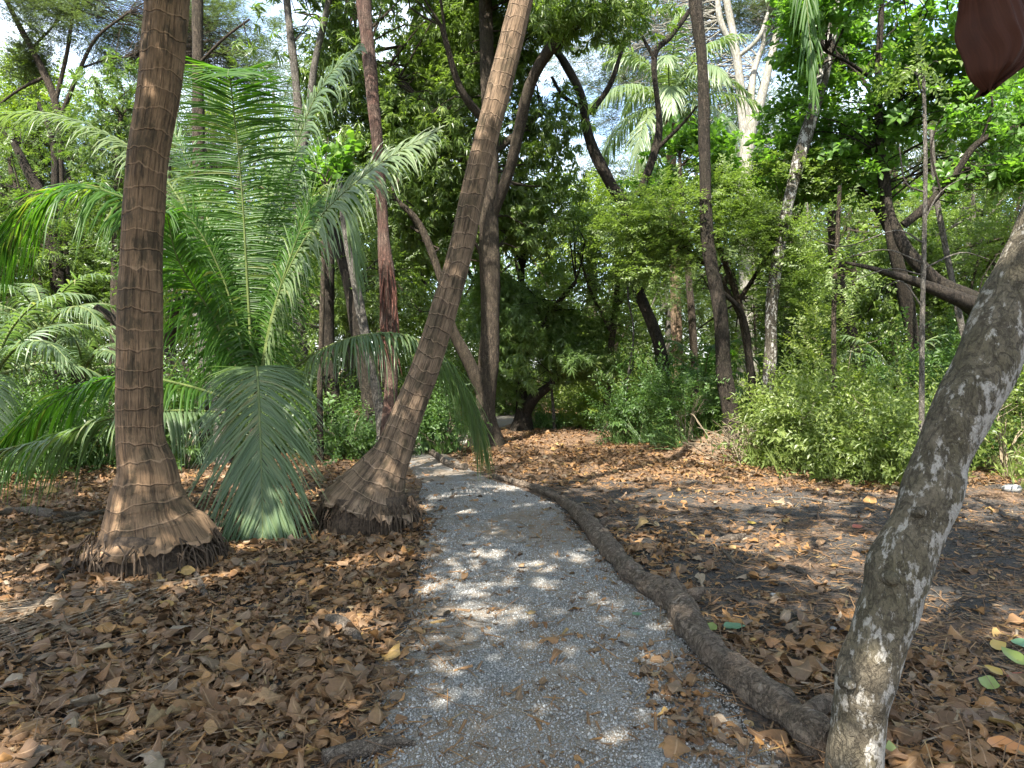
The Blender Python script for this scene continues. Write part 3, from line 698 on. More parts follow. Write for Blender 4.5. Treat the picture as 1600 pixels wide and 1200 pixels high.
# ------------------------------------------------------------------ trees behind
tree('shredded_bark_tree', 'slender tree with shredded red brown bark behind the slanting palm', 'tree',
     [(606, 668, 10.6, 24), (612, 600, 10.6, 18), (608, 540, 10.6, 22), (606, 470, 10.6, 28), (604, 430, 10.6, 26), (600, 380, 10.6, 19), (592, 260, 10.6, 20), (580, 120, 10.6, 21), (566, -30, 10.6, 20), (555, -260, 10.6, 16)], 'red',
     blobs=[(560, -420, 190, 120, 10.6, 1.6), (700, -330, 130, 90, 11, 1.2), (430, -350, 120, 90, 10.2, 1.2)], kind='small', leaf='smalld', n=150, seed=1, rough=.2)
rt_ = bpy.data.objects['shredded_bark_tree']; g = np.random.default_rng(44); mb = MB()
for k in range(26):                          # loose strips of bark hanging from the torn middle of the trunk
    px = 606 + g.uniform(-13, 15); py = g.uniform(400, 520); L_ = g.uniform(30, 90); d_ = 10.6 - .12 * g.random() - .02; o_ = g.uniform(-6, 10)
    tube(mb, [(*P(px * .6 + 604 * .4, py, d_), .004), (*P(px, py + L_ * .4, d_ - .03), .014), (*P(px + o_ * .5, py + L_ * .75, d_ - .05), .011), (*P(px + o_, py + L_, d_ - .04), .003)], 5, 4, .5, 30, k)
mb.build('loose_bark', M['redinner'], rt_)
tr = tree('mango_tree', 'big dark leafy tree with thick brown trunk behind the slanting palm', 'tree',
     [(757, 690, 14.6, 46), (757, 640, 14.6, 34), (764, 560, 14.6, 33), (766, 450, 14.6, 32), (764, 340, 14.6, 32), (766, 200, 14.6, 26), (760, 60, 14.6, 22), (756, -120, 14.6, 16)], 'brown',
     limbs=[[(757, 620, 14.6, 24), (735, 570, 14.4, 20), (705, 510, 14.2, 17), (690, 440, 14, 13), (655, 350, 13.9, 11), (612, 308, 13.8, 8)], [(768, 340, 14.6, 18), (798, 260, 14.2, 18), (828, 135, 13.6, 18), (866, 70, 13.2, 17), (915, 28, 12.9, 14), (990, -20, 12.8, 10), (1060, -80, 12.5, 6)],
            [(765, 300, 14.6, 16), (690, 190, 15, 13), (600, 110, 15.4, 9), (540, 60, 15.5, 6)], [(766, 200, 14.6, 16), (720, 140, 14, 12), (690, 40, 13.6, 9)], [(766, 240, 14.6, 14), (820, 200, 15.4, 10), (850, 170, 16, 6)]],
     blobs=[(640, 60, 120, 110, 15, 2.0), (560, 150, 85, 95, 15.5, 1.6), (700, 150, 120, 130, 15.5, 2.0), (640, 260, 115, 100, 15.6, 1.8), (740, 30, 110, 90, 14.5, 1.9), (830, 300, 70, 90, 15.5, 1.6), (855, 190, 55, 60, 15.6, 1.2),
            (690, 350, 120, 60, 16, 1.5), (900, 20, 90, 40, 13, 1.2), (970, 10, 70, 30, 12.6, 1), (840, 60, 60, 60, 14, 1.2), (560, -60, 200, 90, 15, 2), (760, -100, 220, 90, 14, 2.4)],
     kind='mango', leaf='mango', n=10500, scale=.9, gap=.13, gf=1.3, hang=.25, flat=.6, twigs=200, seed=2, r0=.03)
tree('mango_tree', 'small dark tree forking low beside the far bend of the path', 'tree',
     [(815, 672, 18, 30), (818, 640, 18, 26), (814, 600, 18, 18), (812, 520, 18, 14), (815, 420, 18, 10)], 'dark',
     limbs=[[(818, 648, 18, 22), (834, 622, 17.8, 20), (862, 600, 17.6, 13), (900, 560, 17.4, 8)], [(813, 560, 18, 12), (850, 500, 17.5, 9), (900, 440, 17, 6)]],
     blobs=[(850, 420, 95, 95, 17, 1.6), (800, 480, 60, 90, 17.6, 1.3), (900, 470, 70, 90, 16.8, 1.3), (860, 540, 90, 60, 17, 1.2), (930, 540, 55, 55, 17, 1.1), (840, 350, 90, 60, 17, 1.3), (905, 385, 45, 60, 17, 1.1), (800, 590, 35, 30, 18, .6)],
     kind='mango', leaf='mangol', n=4300, scale=.85, gap=.28, gf=1.8, hang=.3, flat=.6, twigs=130, seed=3)
tree('forked_tree', 'tall dark tree forking into a wide letter y against the open sky', 'tree',
     [(1036, 628, 15.5, 22), (1034, 560, 15.5, 20), (1020, 510, 15.5, 17), (993, 440, 15.5, 17), (978, 330, 15.5, 18), (950, 280, 15.5, 18), (920, 215, 15.5, 16), (908, 150, 15.5, 14), (880, 95, 15.5, 12), (855, 55, 15.5, 10), (820, -60, 15.5, 8)], 'dark',
     limbs=[[(922, 178, 15.5, 10), (952, 135, 15.4, 9), (968, 90, 15.3, 7), (985, 35, 15.2, 6), (1010, -40, 15, 5)], [(912, 170, 15.5, 8), (880, 150, 15.4, 7), (862, 120, 15.2, 5)],
            [(998, 305, 15.6, 14), (1022, 240, 15.6, 13), (1030, 190, 15.6, 11), (1022, 90, 15.6, 9), (1050, 55, 15.6, 9), (1085, 5, 15.6, 8), (1120, -60, 15.6, 6)], [(1022, 90, 15.6, 6), (1005, 60, 15.6, 5), (990, 20, 15.6, 4)], [(1024, 235, 15.6, 7), (1065, 195, 15.4, 5), (1090, 165, 15.2, 3)]],
     blobs=[(830, -160, 130, 60, 15, 1.2), (1080, -190, 110, 50, 15.5, 1.1), (1005, 395, 45, 40, 15.4, .7)], kind='small', leaf='smalld', n=420, scale=1.1, seed=4, rough=.16)
tree('straight_tree', 'tall rough dark trunk standing straight among light green foliage', 'tree',
     [(1142, 668, 12.6, 26), (1132, 570, 12.6, 24), (1122, 470, 12.6, 22), (1106, 380, 12.6, 19), (1101, 250, 12.6, 17), (1098, 110, 12.6, 18), (1086, 0, 12.6, 18), (1075, -160, 12.6, 14)], 'dark',
     limbs=[[(1120, 450, 12.6, 8), (1160, 490, 13, 7), (1172, 560, 13.2, 8), (1174, 620, 13.4, 9)]],
     blobs=[(1060, -330, 130, 80, 12.6, 1.1)], kind='small', leaf='smalld', n=160, seed=5, rough=.2)
tree('speckled_tree', 'grey leaning tree whose lower trunk is speckled white above dry brush', 'tree',
     [(1180, 690, 13, 34), (1196, 640, 13, 22), (1204, 560, 13, 20), (1206, 470, 13, 18), (1225, 350, 13, 16), (1246, 260, 13, 19), (1275, 160, 13, 19), (1292, 90, 13, 18), (1308, 0, 13, 16), (1330, -140, 13, 12)], 'speck',
     blobs=[(1350, -260, 120, 70, 13, 1.0)], kind='small', leaf='smalld', n=120, seed=6, rough=.16)
tree('almond_tree', 'dark branching tree with bright broad leaves above the clearing', 'tree',
     [(1440, 640, 13.5, 26), (1425, 520, 13.4, 22), (1400, 400, 13, 20), (1388, 340, 13, 18), (1380, 270, 13, 17), (1374, 210, 13, 13), (1372, 120, 13, 11), (1376, 40, 13, 9), (1380, -60, 13, 7)], 'dark',
     limbs=[[(1384, 225, 13, 11), (1402, 180, 12.8, 9), (1412, 130, 12.6, 6), (1425, 60, 12.4, 4)], [(1372, 130, 13, 7), (1330, 100, 12.8, 5), (1290, 80, 12.6, 4)], [(1374, 150, 13, 7), (1430, 100, 12.6, 6), (1500, 50, 12.2, 5), (1560, 30, 12, 4)],
            [(1378, 180, 13, 7), (1345, 120, 13.3, 5), (1310, 90, 13.6, 4)], [(1395, 380, 13, 9), (1370, 330, 13.2, 6), (1345, 290, 13.5, 4)]],
     blobs=[(1400, 30, 150, 60, 12.6, 1.6), (1520, 60, 100, 60, 12, 1.4), (1320, 60, 90, 60, 13, 1.4), (1270, 190, 75, 80, 13.6, 1.1), (1240, 270, 70, 60, 13.8, 1), (1440, 150, 75, 60, 12.6, 1.1), (1350, 200, 55, 55, 13.4, .9), (1330, 290, 80, 55, 13.6, 1), (1560, 200, 70, 50, 12, 1), (1500, 130, 60, 40, 12.3, .9), (1430, -50, 220, 60, 12.4, 2)],
     kind='broad', leaf='broad', n=1750, scale=1.05, gap=.12, gf=1.7, hang=.05, flat=.5, twigs=200, seed=7, r0=.018)
tree('slanting_tree', 'thick blackish trunk slanting across the thicket behind the lichen trunk', 'tree',
     [(1640, 590, 10.4, 46), (1580, 520, 10.4, 40), (1525, 475, 10.4, 36), (1465, 440, 10.4, 24), (1420, 395, 10.4, 20), (1398, 350, 10.5, 14), (1385, 310, 10.6, 9)], 'dark',
     limbs=[[(1530, 480, 10.3, 30), (1480, 460, 10.1, 22), (1430, 440, 10, 15), (1365, 420, 9.9, 8), (1320, 410, 9.9, 4)], [(1412, 352, 10.4, 14), (1450, 320, 10.3, 13), (1490, 275, 10.2, 12), (1530, 222, 10.1, 11), (1600, 196, 10, 10), (1680, 190, 10, 8)],
            [(1530, 225, 10.1, 5), (1550, 170, 10, 4), (1545, 130, 10, 3)], [(1470, 300, 10.2, 4), (1455, 240, 10.2, 3), (1462, 200, 10.2, 2)]],
     blobs=[(1545, 250, 70, 35, 10, .6), (1590, 150, 60, 50, 10, .7), (1510, 190, 45, 25, 10, .4), (1560, 330, 60, 45, 10.6, .6), (1650, 250, 70, 70, 10, .8), (1450, 300, 30, 20, 10.2, .3)],
     kind='broad', leaf='broad', n=230, scale=.85, seed=8, twigs=80, r0=.012, sides=14, rough=.2)
tree('thin_tree', 'thin pale straight stem with bare twigs rising from the shrubs', 'tree', [(1440, 650, 9, 9), (1441, 500, 9, 8), (1444, 380, 9, 7), (1446, 250, 9, 6), (1443, 120, 9, 5)], 'grey',
     limbs=[[(1443, 380, 9, 3), (1400, 360, 9, 2.5), (1320, 385, 9, 2), (1260, 370, 9, 1)], [(1443, 300, 9, 3), (1415, 285, 9, 2.5), (1405, 230, 9, 2)], [(1442, 430, 9, 3), (1390, 420, 8.9, 2), (1330, 440, 8.8, 1)],
            [(1442, 420, 9, 3), (1500, 395, 9, 2), (1545, 405, 9, 1)], [(1442, 350, 9, 3), (1470, 300, 9, 2), (1520, 270, 9, 1)], [(1441, 480, 9, 3), (1410, 440, 9, 2), (1380, 450, 9, 1)], [(1440, 410, 9, 2.5), (1380, 390, 9.2, 2), (1300, 410, 9.3, 1)]],
     blobs=[(1440, 100, 30, 30, 9, .3)], n=25, seed=9, twigs=10, rough=.1, sides=8)
tree('thin_tree', 'grey slender stem leaning just behind the blackish slanting trunk', 'tree', [(1510, 560, 11.4, 11), (1498, 490, 11.4, 10), (1480, 400, 11.4, 9), (1462, 300, 11.4, 8), (1455, 200, 11.4, 6)], 'grey', seed=10, sides=8)
tree('thin_tree', 'thin tan stem standing among yellow green foliage behind the bushes', 'tree', [(1303, 600, 11.6, 9), (1303, 480, 11.6, 8), (1308, 380, 11.6, 7), (1312, 290, 11.6, 6)], 'brown', seed=11, sides=8,
     blobs=[(1300, 380, 60, 60, 11.6, .6), (1330, 440, 50, 40, 11.4, .5)], n=90, kind='small', leaf='small', twigs=24, r0=.01)
tree('leaning_dark_tree', 'dark grey trunk leaning in the shade behind the sunny bushes', 'tree', [(1360, 640, 16, 30), (1338, 560, 16, 26), (1318, 490, 16, 24), (1308, 430, 16, 22), (1300, 330, 16, 18)], 'brown', seed=12)
tree('light_green_tree', 'tree of small light green leaves spreading above the dark shrub', 'tree', [(1190, 690, 14.3, 14), (1170, 560, 14.2, 12), (1150, 460, 14, 10), (1120, 380, 13.8, 8)], 'brown',
     limbs=[[(1160, 500, 14.1, 8), (1120, 430, 13.7, 6), (1050, 370, 13.3, 4)], [(1155, 470, 14, 7), (1200, 400, 13.8, 5), (1240, 350, 13.6, 4)]],
     blobs=[(1040, 330, 85, 50, 13.4, .9), (1120, 370, 85, 45, 13.4, .8), (1200, 340, 80, 45, 13.6, .8), (1040, 410, 80, 40, 13.6, .8), (1180, 410, 70, 40, 13.6, .7), (1225, 450, 60, 60, 13.6, .8), (1100, 300, 60, 35, 13.6, .7), (990, 360, 50, 45, 13.8, .8), (1240, 280, 60, 45, 13.8, .8), (1100, 450, 50, 30, 13.8, .5)],
     kind='small', leaf='small', n=2700, scale=.95, gap=.12, gf=2.0, flat=.35, twigs=160, seed=13, r0=.012)
tree('broad_leaf_sapling', 'sapling with bright green broad leaves behind the tall straight trunk', 'tree', [(1085, 560, 17, 12), (1075, 420, 17, 10), (1065, 320, 17, 8), (1062, 240, 17, 5)], 'brown',
     blobs=[(1060, 260, 55, 45, 17, .9), (1110, 245, 40, 35, 16.8, .7), (1010, 300, 40, 30, 17, .6)], kind='broad', leaf='broad', n=260, scale=1.15, seed=14, twigs=30)
tree('pale_giant_tree', 'huge pale smooth trunk splitting into three white limbs far behind', 'tree',
     [(1168, 560, 25, 32), (1168, 400, 25, 26), (1166, 260, 25, 22), (1172, 205, 25, 21), (1186, 165, 25, 15), (1200, 110, 25, 12), (1212, 60, 25, 10), (1235, -20, 25, 10)], 'pale',
     limbs=[[(1170, 210, 25, 18), (1160, 160, 25, 15), (1150, 80, 25, 13), (1135, 0, 25, 11), (1120, -60, 25, 8)], [(1164, 240, 25, 14), (1158, 170, 25, 12), (1150, 90, 25, 10), (1125, 30, 25, 9), (1120, -30, 25, 7)], [(1174, 190, 25, 12), (1176, 120, 25.3, 10), (1195, 60, 25.5, 7), (1200, 0, 25.5, 5)], [(1152, 90, 25, 7), (1185, 60, 24.6, 6), (1200, 20, 24.5, 5)]],
     blobs=[(1100, 40, 170, 60, 27, 3), (960, 70, 130, 60, 29, 3), (1230, 60, 130, 70, 27, 3), (1010, 170, 110, 60, 30, 2.5), (1190, 270, 90, 40, 28, 2)], kind='fine', leaf='fine', n=4200, scale=1.05, gap=.2, gf=.9, flat=.35, twigs=520, seed=15, r0=.009)
tree('feathery_tree', 'open feathery tree with bare forking limbs behind the ruddy palm trunk', 'tree',
     [(105, 560, 20, 21.6), (95, 300, 20, 12.2), (88, 170, 20, 11.5), (62, 100, 20, 10.1), (30, 40, 20, 7.9), (5, -10, 20, 6.5)], 'brown',
     limbs=[[(85, 165, 20, 7.2), (105, 80, 20, 5.8), (118, -10, 20, 4.3)], [(92, 190, 20, 7.9), (120, 120, 19.8, 6.5), (150, 60, 19.6, 5.0), (200, 20, 19.4, 2.9)], [(70, 120, 20, 5.0), (30, 140, 20, 4.3), (-10, 170, 20, 3.6)], [(50, 75, 20, 4.3), (90, 30, 20.3, 3.6), (100, -20, 20.4, 2.9)], [(130, 105, 19.8, 3.6), (180, 90, 20, 2.9), (240, 90, 20, 1.8)]],
     blobs=[(60, 30, 130, 55, 21, 2.2), (180, 60, 110, 50, 21, 2.2), (330, 60, 110, 60, 22, 2.2), (30, 110, 70, 30, 21, 1.6), (400, 120, 60, 40, 22, 1.4), (250, 20, 120, 40, 22, 2)], kind='fine', leaf='fine', n=3800, scale=.9, gap=.1, gf=1.0, flat=.35, twigs=800, seed=16, r0=.008)
tree('tall_tree', 'tall mottled trunk rising above the young palm next to the ruddy palm trunk', 'tree', [(318, 620, 12.4, 24), (314, 400, 12.4, 20), (310, 200, 12.4, 17), (309, 60, 12.4, 16), (308, -60, 12.4, 15), (306, -260, 12.4, 11)], 'brown',
     limbs=[[(310, 100, 12.4, 5), (350, 60, 12.2, 4), (390, 30, 12, 3)]], blobs=[(300, -380, 200, 120, 12.4, 1.8), (370, 50, 45, 45, 12.2, .5), (385, 110, 35, 45, 12.6, .5)], kind='mango', leaf='smalld', n=260, seed=17, scale=.9)
tree('twin_stem_tree', 'tree whose two crooked grey stems split high above the young palm', 'tree', [(470, 600, 14, 22), (466, 400, 14, 20), (468, 260, 14, 18), (466, 170, 14, 13), (458, 90, 14, 12), (448, 0, 14, 11), (440, -120, 14, 9)], 'grey',
     limbs=[[(468, 260, 14, 14), (482, 190, 13.9, 12), (492, 100, 13.8, 11), (512, 10, 13.7, 10), (530, -90, 13.6, 8)]],
     blobs=[(470, -220, 160, 90, 14, 1.6), (530, 60, 60, 70, 14.6, .9)], kind='mango', leaf='smalld', n=220, seed=18)
tree('leaning_pale_tree', 'short pale leaning trunk seen behind the drooping frond', 'tree', [(345, 650, 11.6, 22), (328, 600, 11.6, 19), (318, 550, 11.6, 16), (306, 470, 11.6, 13), (300, 380, 11.6, 10)], 'grey', seed=19, blobs=[(300, 360, 70, 60, 11.8, .9), (250, 430, 60, 50, 12, .8)], kind='small', leaf='smalld', n=170)
tree('dark_leaning_tree', 'dark trunk leaning against a pale one behind the shredded red tree', 'tree', [(580, 640, 12.8, 26), (562, 540, 12.8, 22), (548, 450, 12.8, 22), (530, 390, 12.8, 18), (500, 300, 13, 12)], 'dark', seed=20,
     blobs=[(520, 280, 90, 60, 13.4, 1.1), (590, 420, 60, 60, 13.6, .9)], kind='small', leaf='smalld', n=300)
tree('pale_stem_tree', 'pale grey stem crossing the dark leaning trunk near the shredded red tree', 'tree', [(596, 655, 11.8, 18), (570, 520, 11.8, 15), (555, 440, 11.8, 13), (540, 370, 11.8, 10), (530, 280, 11.8, 8)], 'grey', seed=21)
tree('upright_dark_tree', 'short upright dark brown trunk half hidden by the young palm fronds', 'tree', [(520, 640, 13.4, 26), (512, 540, 13.4, 22), (512, 450, 13.4, 20), (515, 380, 13.4, 14)], 'dark', seed=22, blobs=[(520, 360, 90, 60, 14, 1.1), (470, 470, 60, 60, 14, 1)], kind='small', leaf='smalld', n=300)
tree('fallen_tree', 'dark fallen trunk propped at a slant behind the ruddy palm trunk', 'tree', [(350, 636, 12.8, 28), (318, 605, 12.8, 24), (280, 572, 12.8, 20), (230, 535, 12.8, 18), (150, 480, 12.8, 12)], 'dark', seed=23)
tree('gnarled_tree', 'gnarled dark tree with twisted limbs above the feathery fronds', 'tree', [(96, 560, 17.5, 26), (90, 420, 17.5, 22), (70, 320, 17.5, 18), (45, 270, 17.5, 14), (20, 220, 17.5, 10)], 'dark',
     limbs=[[(80, 360, 17.5, 14), (86, 290, 17.5, 11), (82, 220, 17.5, 9), (60, 160, 17.5, 6)], [(72, 330, 17.5, 10), (40, 300, 17.5, 8), (0, 290, 17.5, 6)], [(86, 300, 17.5, 8), (120, 270, 17.5, 6), (150, 230, 17.5, 4)]],
     blobs=[(40, 210, 70, 40, 18, 1), (130, 200, 60, 45, 18, 1), (10, 300, 60, 40, 18, 1)], kind='small', leaf='smalld', n=330, seed=24, twigs=70)
tree('sunlit_tree', 'rounded yellow green sunlit tree crown far behind the feathery limbs', 'tree', [(60, 560, 26, 26), (60, 300, 26, 18), (55, 160, 26, 10)], 'brown', blobs=[(40, 130, 70, 40, 26, 1.8), (90, 160, 60, 50, 26, 1.8), (10, 180, 60, 50, 26, 1.8)], kind='small', leaf='yellowg', n=650, scale=1.8, seed=25)
tree('bushy_tree', 'dark green bushy tree close behind the ruddy palm trunk', 'tree', [(180, 600, 15.8, 20), (182, 400, 15.8, 15), (185, 260, 15.8, 10), (188, 180, 15.8, 6)], 'brown', blobs=[(185, 150, 50, 55, 15.8, .9), (165, 230, 60, 60, 15.8, 1), (200, 320, 70, 60, 15.8, 1)], kind='mango', leaf='smalld', n=620, scale=.85, gap=.1, seed=26, twigs=60)
tree('big_leaf_plant', 'plant with big shiny round leaves beside the shredded red tree', 'plant', [(500, 600, 12, 9), (505, 420, 12, 7), (508, 290, 12, 4)], 'brown', blobs=[(508, 272, 38, 28, 12, .45), (525, 300, 30, 24, 12, .4)], kind='broad', leaf='broad', n=60, scale=1.25, seed=27, twigs=14)
tree('yellow_crown_tree', 'pale yellow green tree crown showing below the open sky', 'tree', [(925, 600, 27, 22), (925, 400, 27, 16), (925, 320, 27, 10)], 'brown', blobs=[(900, 295, 45, 25, 27, 1.2), (940, 330, 60, 40, 27, 1.6), (900, 380, 60, 50, 27, 1.6)], kind='small', leaf='yellowg', n=560, scale=1.8, seed=28)

tree('loose_leafy_tree', 'loose pale green small tree between the dark forking tree and the forked trunk', 'tree', [(950, 640, 17.5, 14), (955, 540, 17.5, 11), (965, 440, 17.5, 8), (960, 370, 17.5, 5)], 'brown',
     limbs=[[(956, 520, 17.5, 7), (925, 460, 17.3, 5), (905, 400, 17.2, 3)], [(960, 480, 17.5, 7), (1000, 440, 17.6, 5), (1020, 400, 17.7, 3)]],
     blobs=[(930, 370, 55, 40, 17.3, .9), (985, 420, 60, 45, 17.6, .9), (920, 450, 50, 50, 17.2, .8), (970, 510, 55, 40, 17.5, .8), (950, 330, 40, 30, 17.5, .6), (930, 570, 40, 25, 17.8, .6)], kind='small', leaf='small', n=900, scale=1.15, gap=.2, gf=1.8, flat=.35, twigs=110, seed=33, r0=.012)
# coconut palm far behind and small palms of the understorey
BP = [(1060, 600, 22, 20), (1056, 480, 22, 17), (1052, 330, 22, 15), (1048, 215, 22, 15), (1046, 165, 22, 16)]
tp = PT(BP); bz = float(gh(tp[0][0], tp[0][1]))
bp = thing('coconut_palm', 'distant coconut palm with silvery drooping fronds against the sky', 'palm tree', (tp[0][0], tp[0][1], bz))
mb = MB(); tube(mb, [(tp[0][0], tp[0][1], bz - .05, .25)] + tp, 12, 8, .05); mb.build('trunk', M['palm2'], bp)
palm_crown(bp, tp[-1][:3], 22, 3.4, 51, 'frondg', .7, 40, .06, 1.4, -.45, .75)
def understory_palm(label, px, py, d, n, L, seed, mat, e0=1.35, e1=.1, leaflet=.42):
    c = P(px, py, d); z = float(gh(c[0], c[1])); rt = thing('young_palm', label, 'palm', (c[0], c[1], z))
    mb = MB(); tube(mb, [(c[0], c[1], z - .05, .06), (c[0], c[1], (z + c[2]) / 2, .05), (c[0], c[1], c[2], .045)], 8, 4, .1); mb.build('trunk', M['brown'], rt)
    palm_crown(rt, c, n, L, seed, mat, leaflet, 34, .035, e0, e1, .55)
understory_palm('small palm with grey green fronds at the shaded left edge of the forest', -10, 590, 9.5, 11, 2.0, 61, 'frondh')
understory_palm('blue green young palm behind the drooping dark fronds', 70, 520, 12.5, 10, 1.7, 62, 'frondh')
understory_palm('young palm in the shade between the gnarled tree and the ruddy trunk', 130, 580, 14.5, 9, 1.5, 63, 'frondh')
understory_palm('dark young palm behind the tall straight trunk', 1100, 600, 15.6, 11, 1.9, 64, 'frond')
understory_palm('dark young palm in the deep shade behind the sunny bushes', 1400, 610, 13.6, 11, 1.8, 65, 'frondh')
understory_palm('young palm beside the white speckled trunk', 1235, 640, 15, 9, 1.4, 66, 'frond')

# ------------------------------------------------------------------ more forest trees further back, copies of four kinds
def proto(name, label, kind, leaf, bark, h, rad, n, sc, seed, hang=0., flat=.5):
    g = np.random.default_rng(seed); root = thing(name, label, 'tree', (0, 60, 0), None); o = np.array([0, 60, 0.])
    tp = [(*(o + (0, 0, -.15)), .24), (*(o + (.1, 0, h * .25)), .17), (*(o + (-.15, .1, h * .5)), .13), (*(o + (.1, -.1, h * .75)), .08), (*(o + (0, 0, h * .92)), .04)]
    mb = MB(); tube(mb, tp, 9, 5, .14, 4, seed); mb.build('trunk', M[bark], root); sk = list(smooth_pts(tp, 5)[6:])
    B = []
    for k in range(11):
        a = k * 2.4 + g.normal() * .3; zz = h * g.uniform(.3, .95); rr = rad * g.uniform(.3, .85)
        e = o + (math.cos(a) * rr, math.sin(a) * rr, zz); s_ = np.array(sk[int(len(sk) * min(.9, zz / h * .7))])
        lp = [s_ * 1., np.array([*((s_[:3] + e) / 2 + (0, 0, .15)), .04]), np.array([*e, .012])]; lp[0][3] = .06
        mb = MB(); tube(mb, lp, 6, 4, .12, 5, seed + k); mb.build('limb', M[bark], root); sk += list(smooth_pts(lp, 4))
        B.append((*e, rad * g.uniform(.32, .5), rad * g.uniform(.32, .5), rad * g.uniform(.22, .36)))
    cm, pts = crown_mesh(B, kind, n, g, sc, .12, 1.4, hang, flat, seed); cr = cm.build('crown', M[leaf], root, smooth=False)
    twigs_mesh(sk, pts, 120, g, .015).build('twigs', M[bark], cr)
    return root
def copy_tree(o, parent=None):
    c = o.copy(); col.objects.link(c); c.parent = parent
    for ch in [x for x in bpy.data.objects if x.parent == o]: copy_tree(ch, c)
    return c
KIND = [proto('forest_tree', 'x', 'small', 'smalld', 'brown', 9, 3.2, 1250, 1.3, 201), proto('forest_tree', 'x', 'mango', 'mango', 'dark', 8, 3.0, 1150, 1.3, 202, .3),
        proto('forest_tree', 'x', 'small', 'small', 'grey', 10, 3.4, 1150, 1.4, 203), proto('forest_tree', 'x', 'fine', 'fine', 'grey', 11, 4.2, 1500, 1.3, 204, 0, .2)]
for k in KIND: k['category'] = 'tree'
KL = ['dark green small leaved tree deep in the forest ', 'blackish green long leaved tree deep in the forest ', 'light green small leaved tree deep in the forest ', 'thin feathery grey green tree deep in the forest ']
SPOT = [  # px, d, kind, scale, where
    (20, 22, 0, .95, 'behind the gnarled tree'), (150, 24, 1, .9, 'behind the bushy tree'), (270, 19, 0, .85, 'behind the tall mottled trunk'), (380, 22, 2, .9, 'behind the young palm'), (480, 20, 1, .85, 'behind the twin stems'),
    (600, 21, 0, 1.0, 'behind the shredded red tree'), (690, 24, 1, 1.1, 'behind the slanting palm'), (780, 27, 0, 1.1, 'beyond the far bend of the path'), (880, 30, 2, .62, 'at the end of the clearing'), (960, 26, 0, .62, 'below the patch of open sky'),
    (1040, 23, 2, .62, 'behind the forked tree'), (1130, 20, 0, .62, 'behind the light green tree'), (1230, 19, 2, .7, 'behind the speckled trunk'), (1330, 20, 0, .75, 'behind the almond tree'), (1420, 17.5, 1, .62, 'behind the thin pale stem'),
    (1510, 18, 2, .7, 'behind the blackish slanting trunk'), (1600, 16, 0, .72, 'beyond the lichen trunk'), (1680, 19, 2, .8, 'at the edge of the thicket'), (-60, 18, 1, .9, 'at the shaded forest edge'), (330, 29, 3, 1.2, 'above the young palm'),
    (200, 30, 3, 1.2, 'behind the feathery limbs'), (1250, 31, 3, 1.15, 'beside the pale giant'), (1000, 36, 3, 1.2, 'under the open sky'), (1450, 27, 3, 1.1, 'above the thin pale stem'), (550, 30, 2, 1.2, 'behind the twin stems and red trunk'),
    (60, 33, 3, 1.35, 'far behind the sunlit crown'), (430, 35, 3, 1.45, 'far behind the twin stems'), (1120, 38, 3, 1.5, 'far behind the pale giant'), (1340, 34, 3, 1.35, 'far behind the almond tree'), (1560, 24, 3, 1.1, 'behind the lichen trunk'), (110, 27, 2, 1.25, 'behind the feathery limbs'), (1400, 24, 0, 1.1, 'behind the almond tree and pale stem'),
    (-140, 14, 0, .8, 'just outside the shaded forest edge'), (1760, 13, 2, .75, 'just outside the sunny thicket')]
used = set()
for j, (px, d, kd, sc, where) in enumerate(SPOT):
    o = KIND[kd] if kd not in used else copy_tree(KIND[kd]); used.add(kd)
    x = (px - 800) / F_PX * d
    o.location = (x, d, float(gh(x, d))); o.rotation_euler = (0, 0, j * 1.7); o.scale = (sc, sc, sc)
    o['label'] = KL[kd] + where; o['category'] = 'tree'; o['group'] = 'forest trees further back'

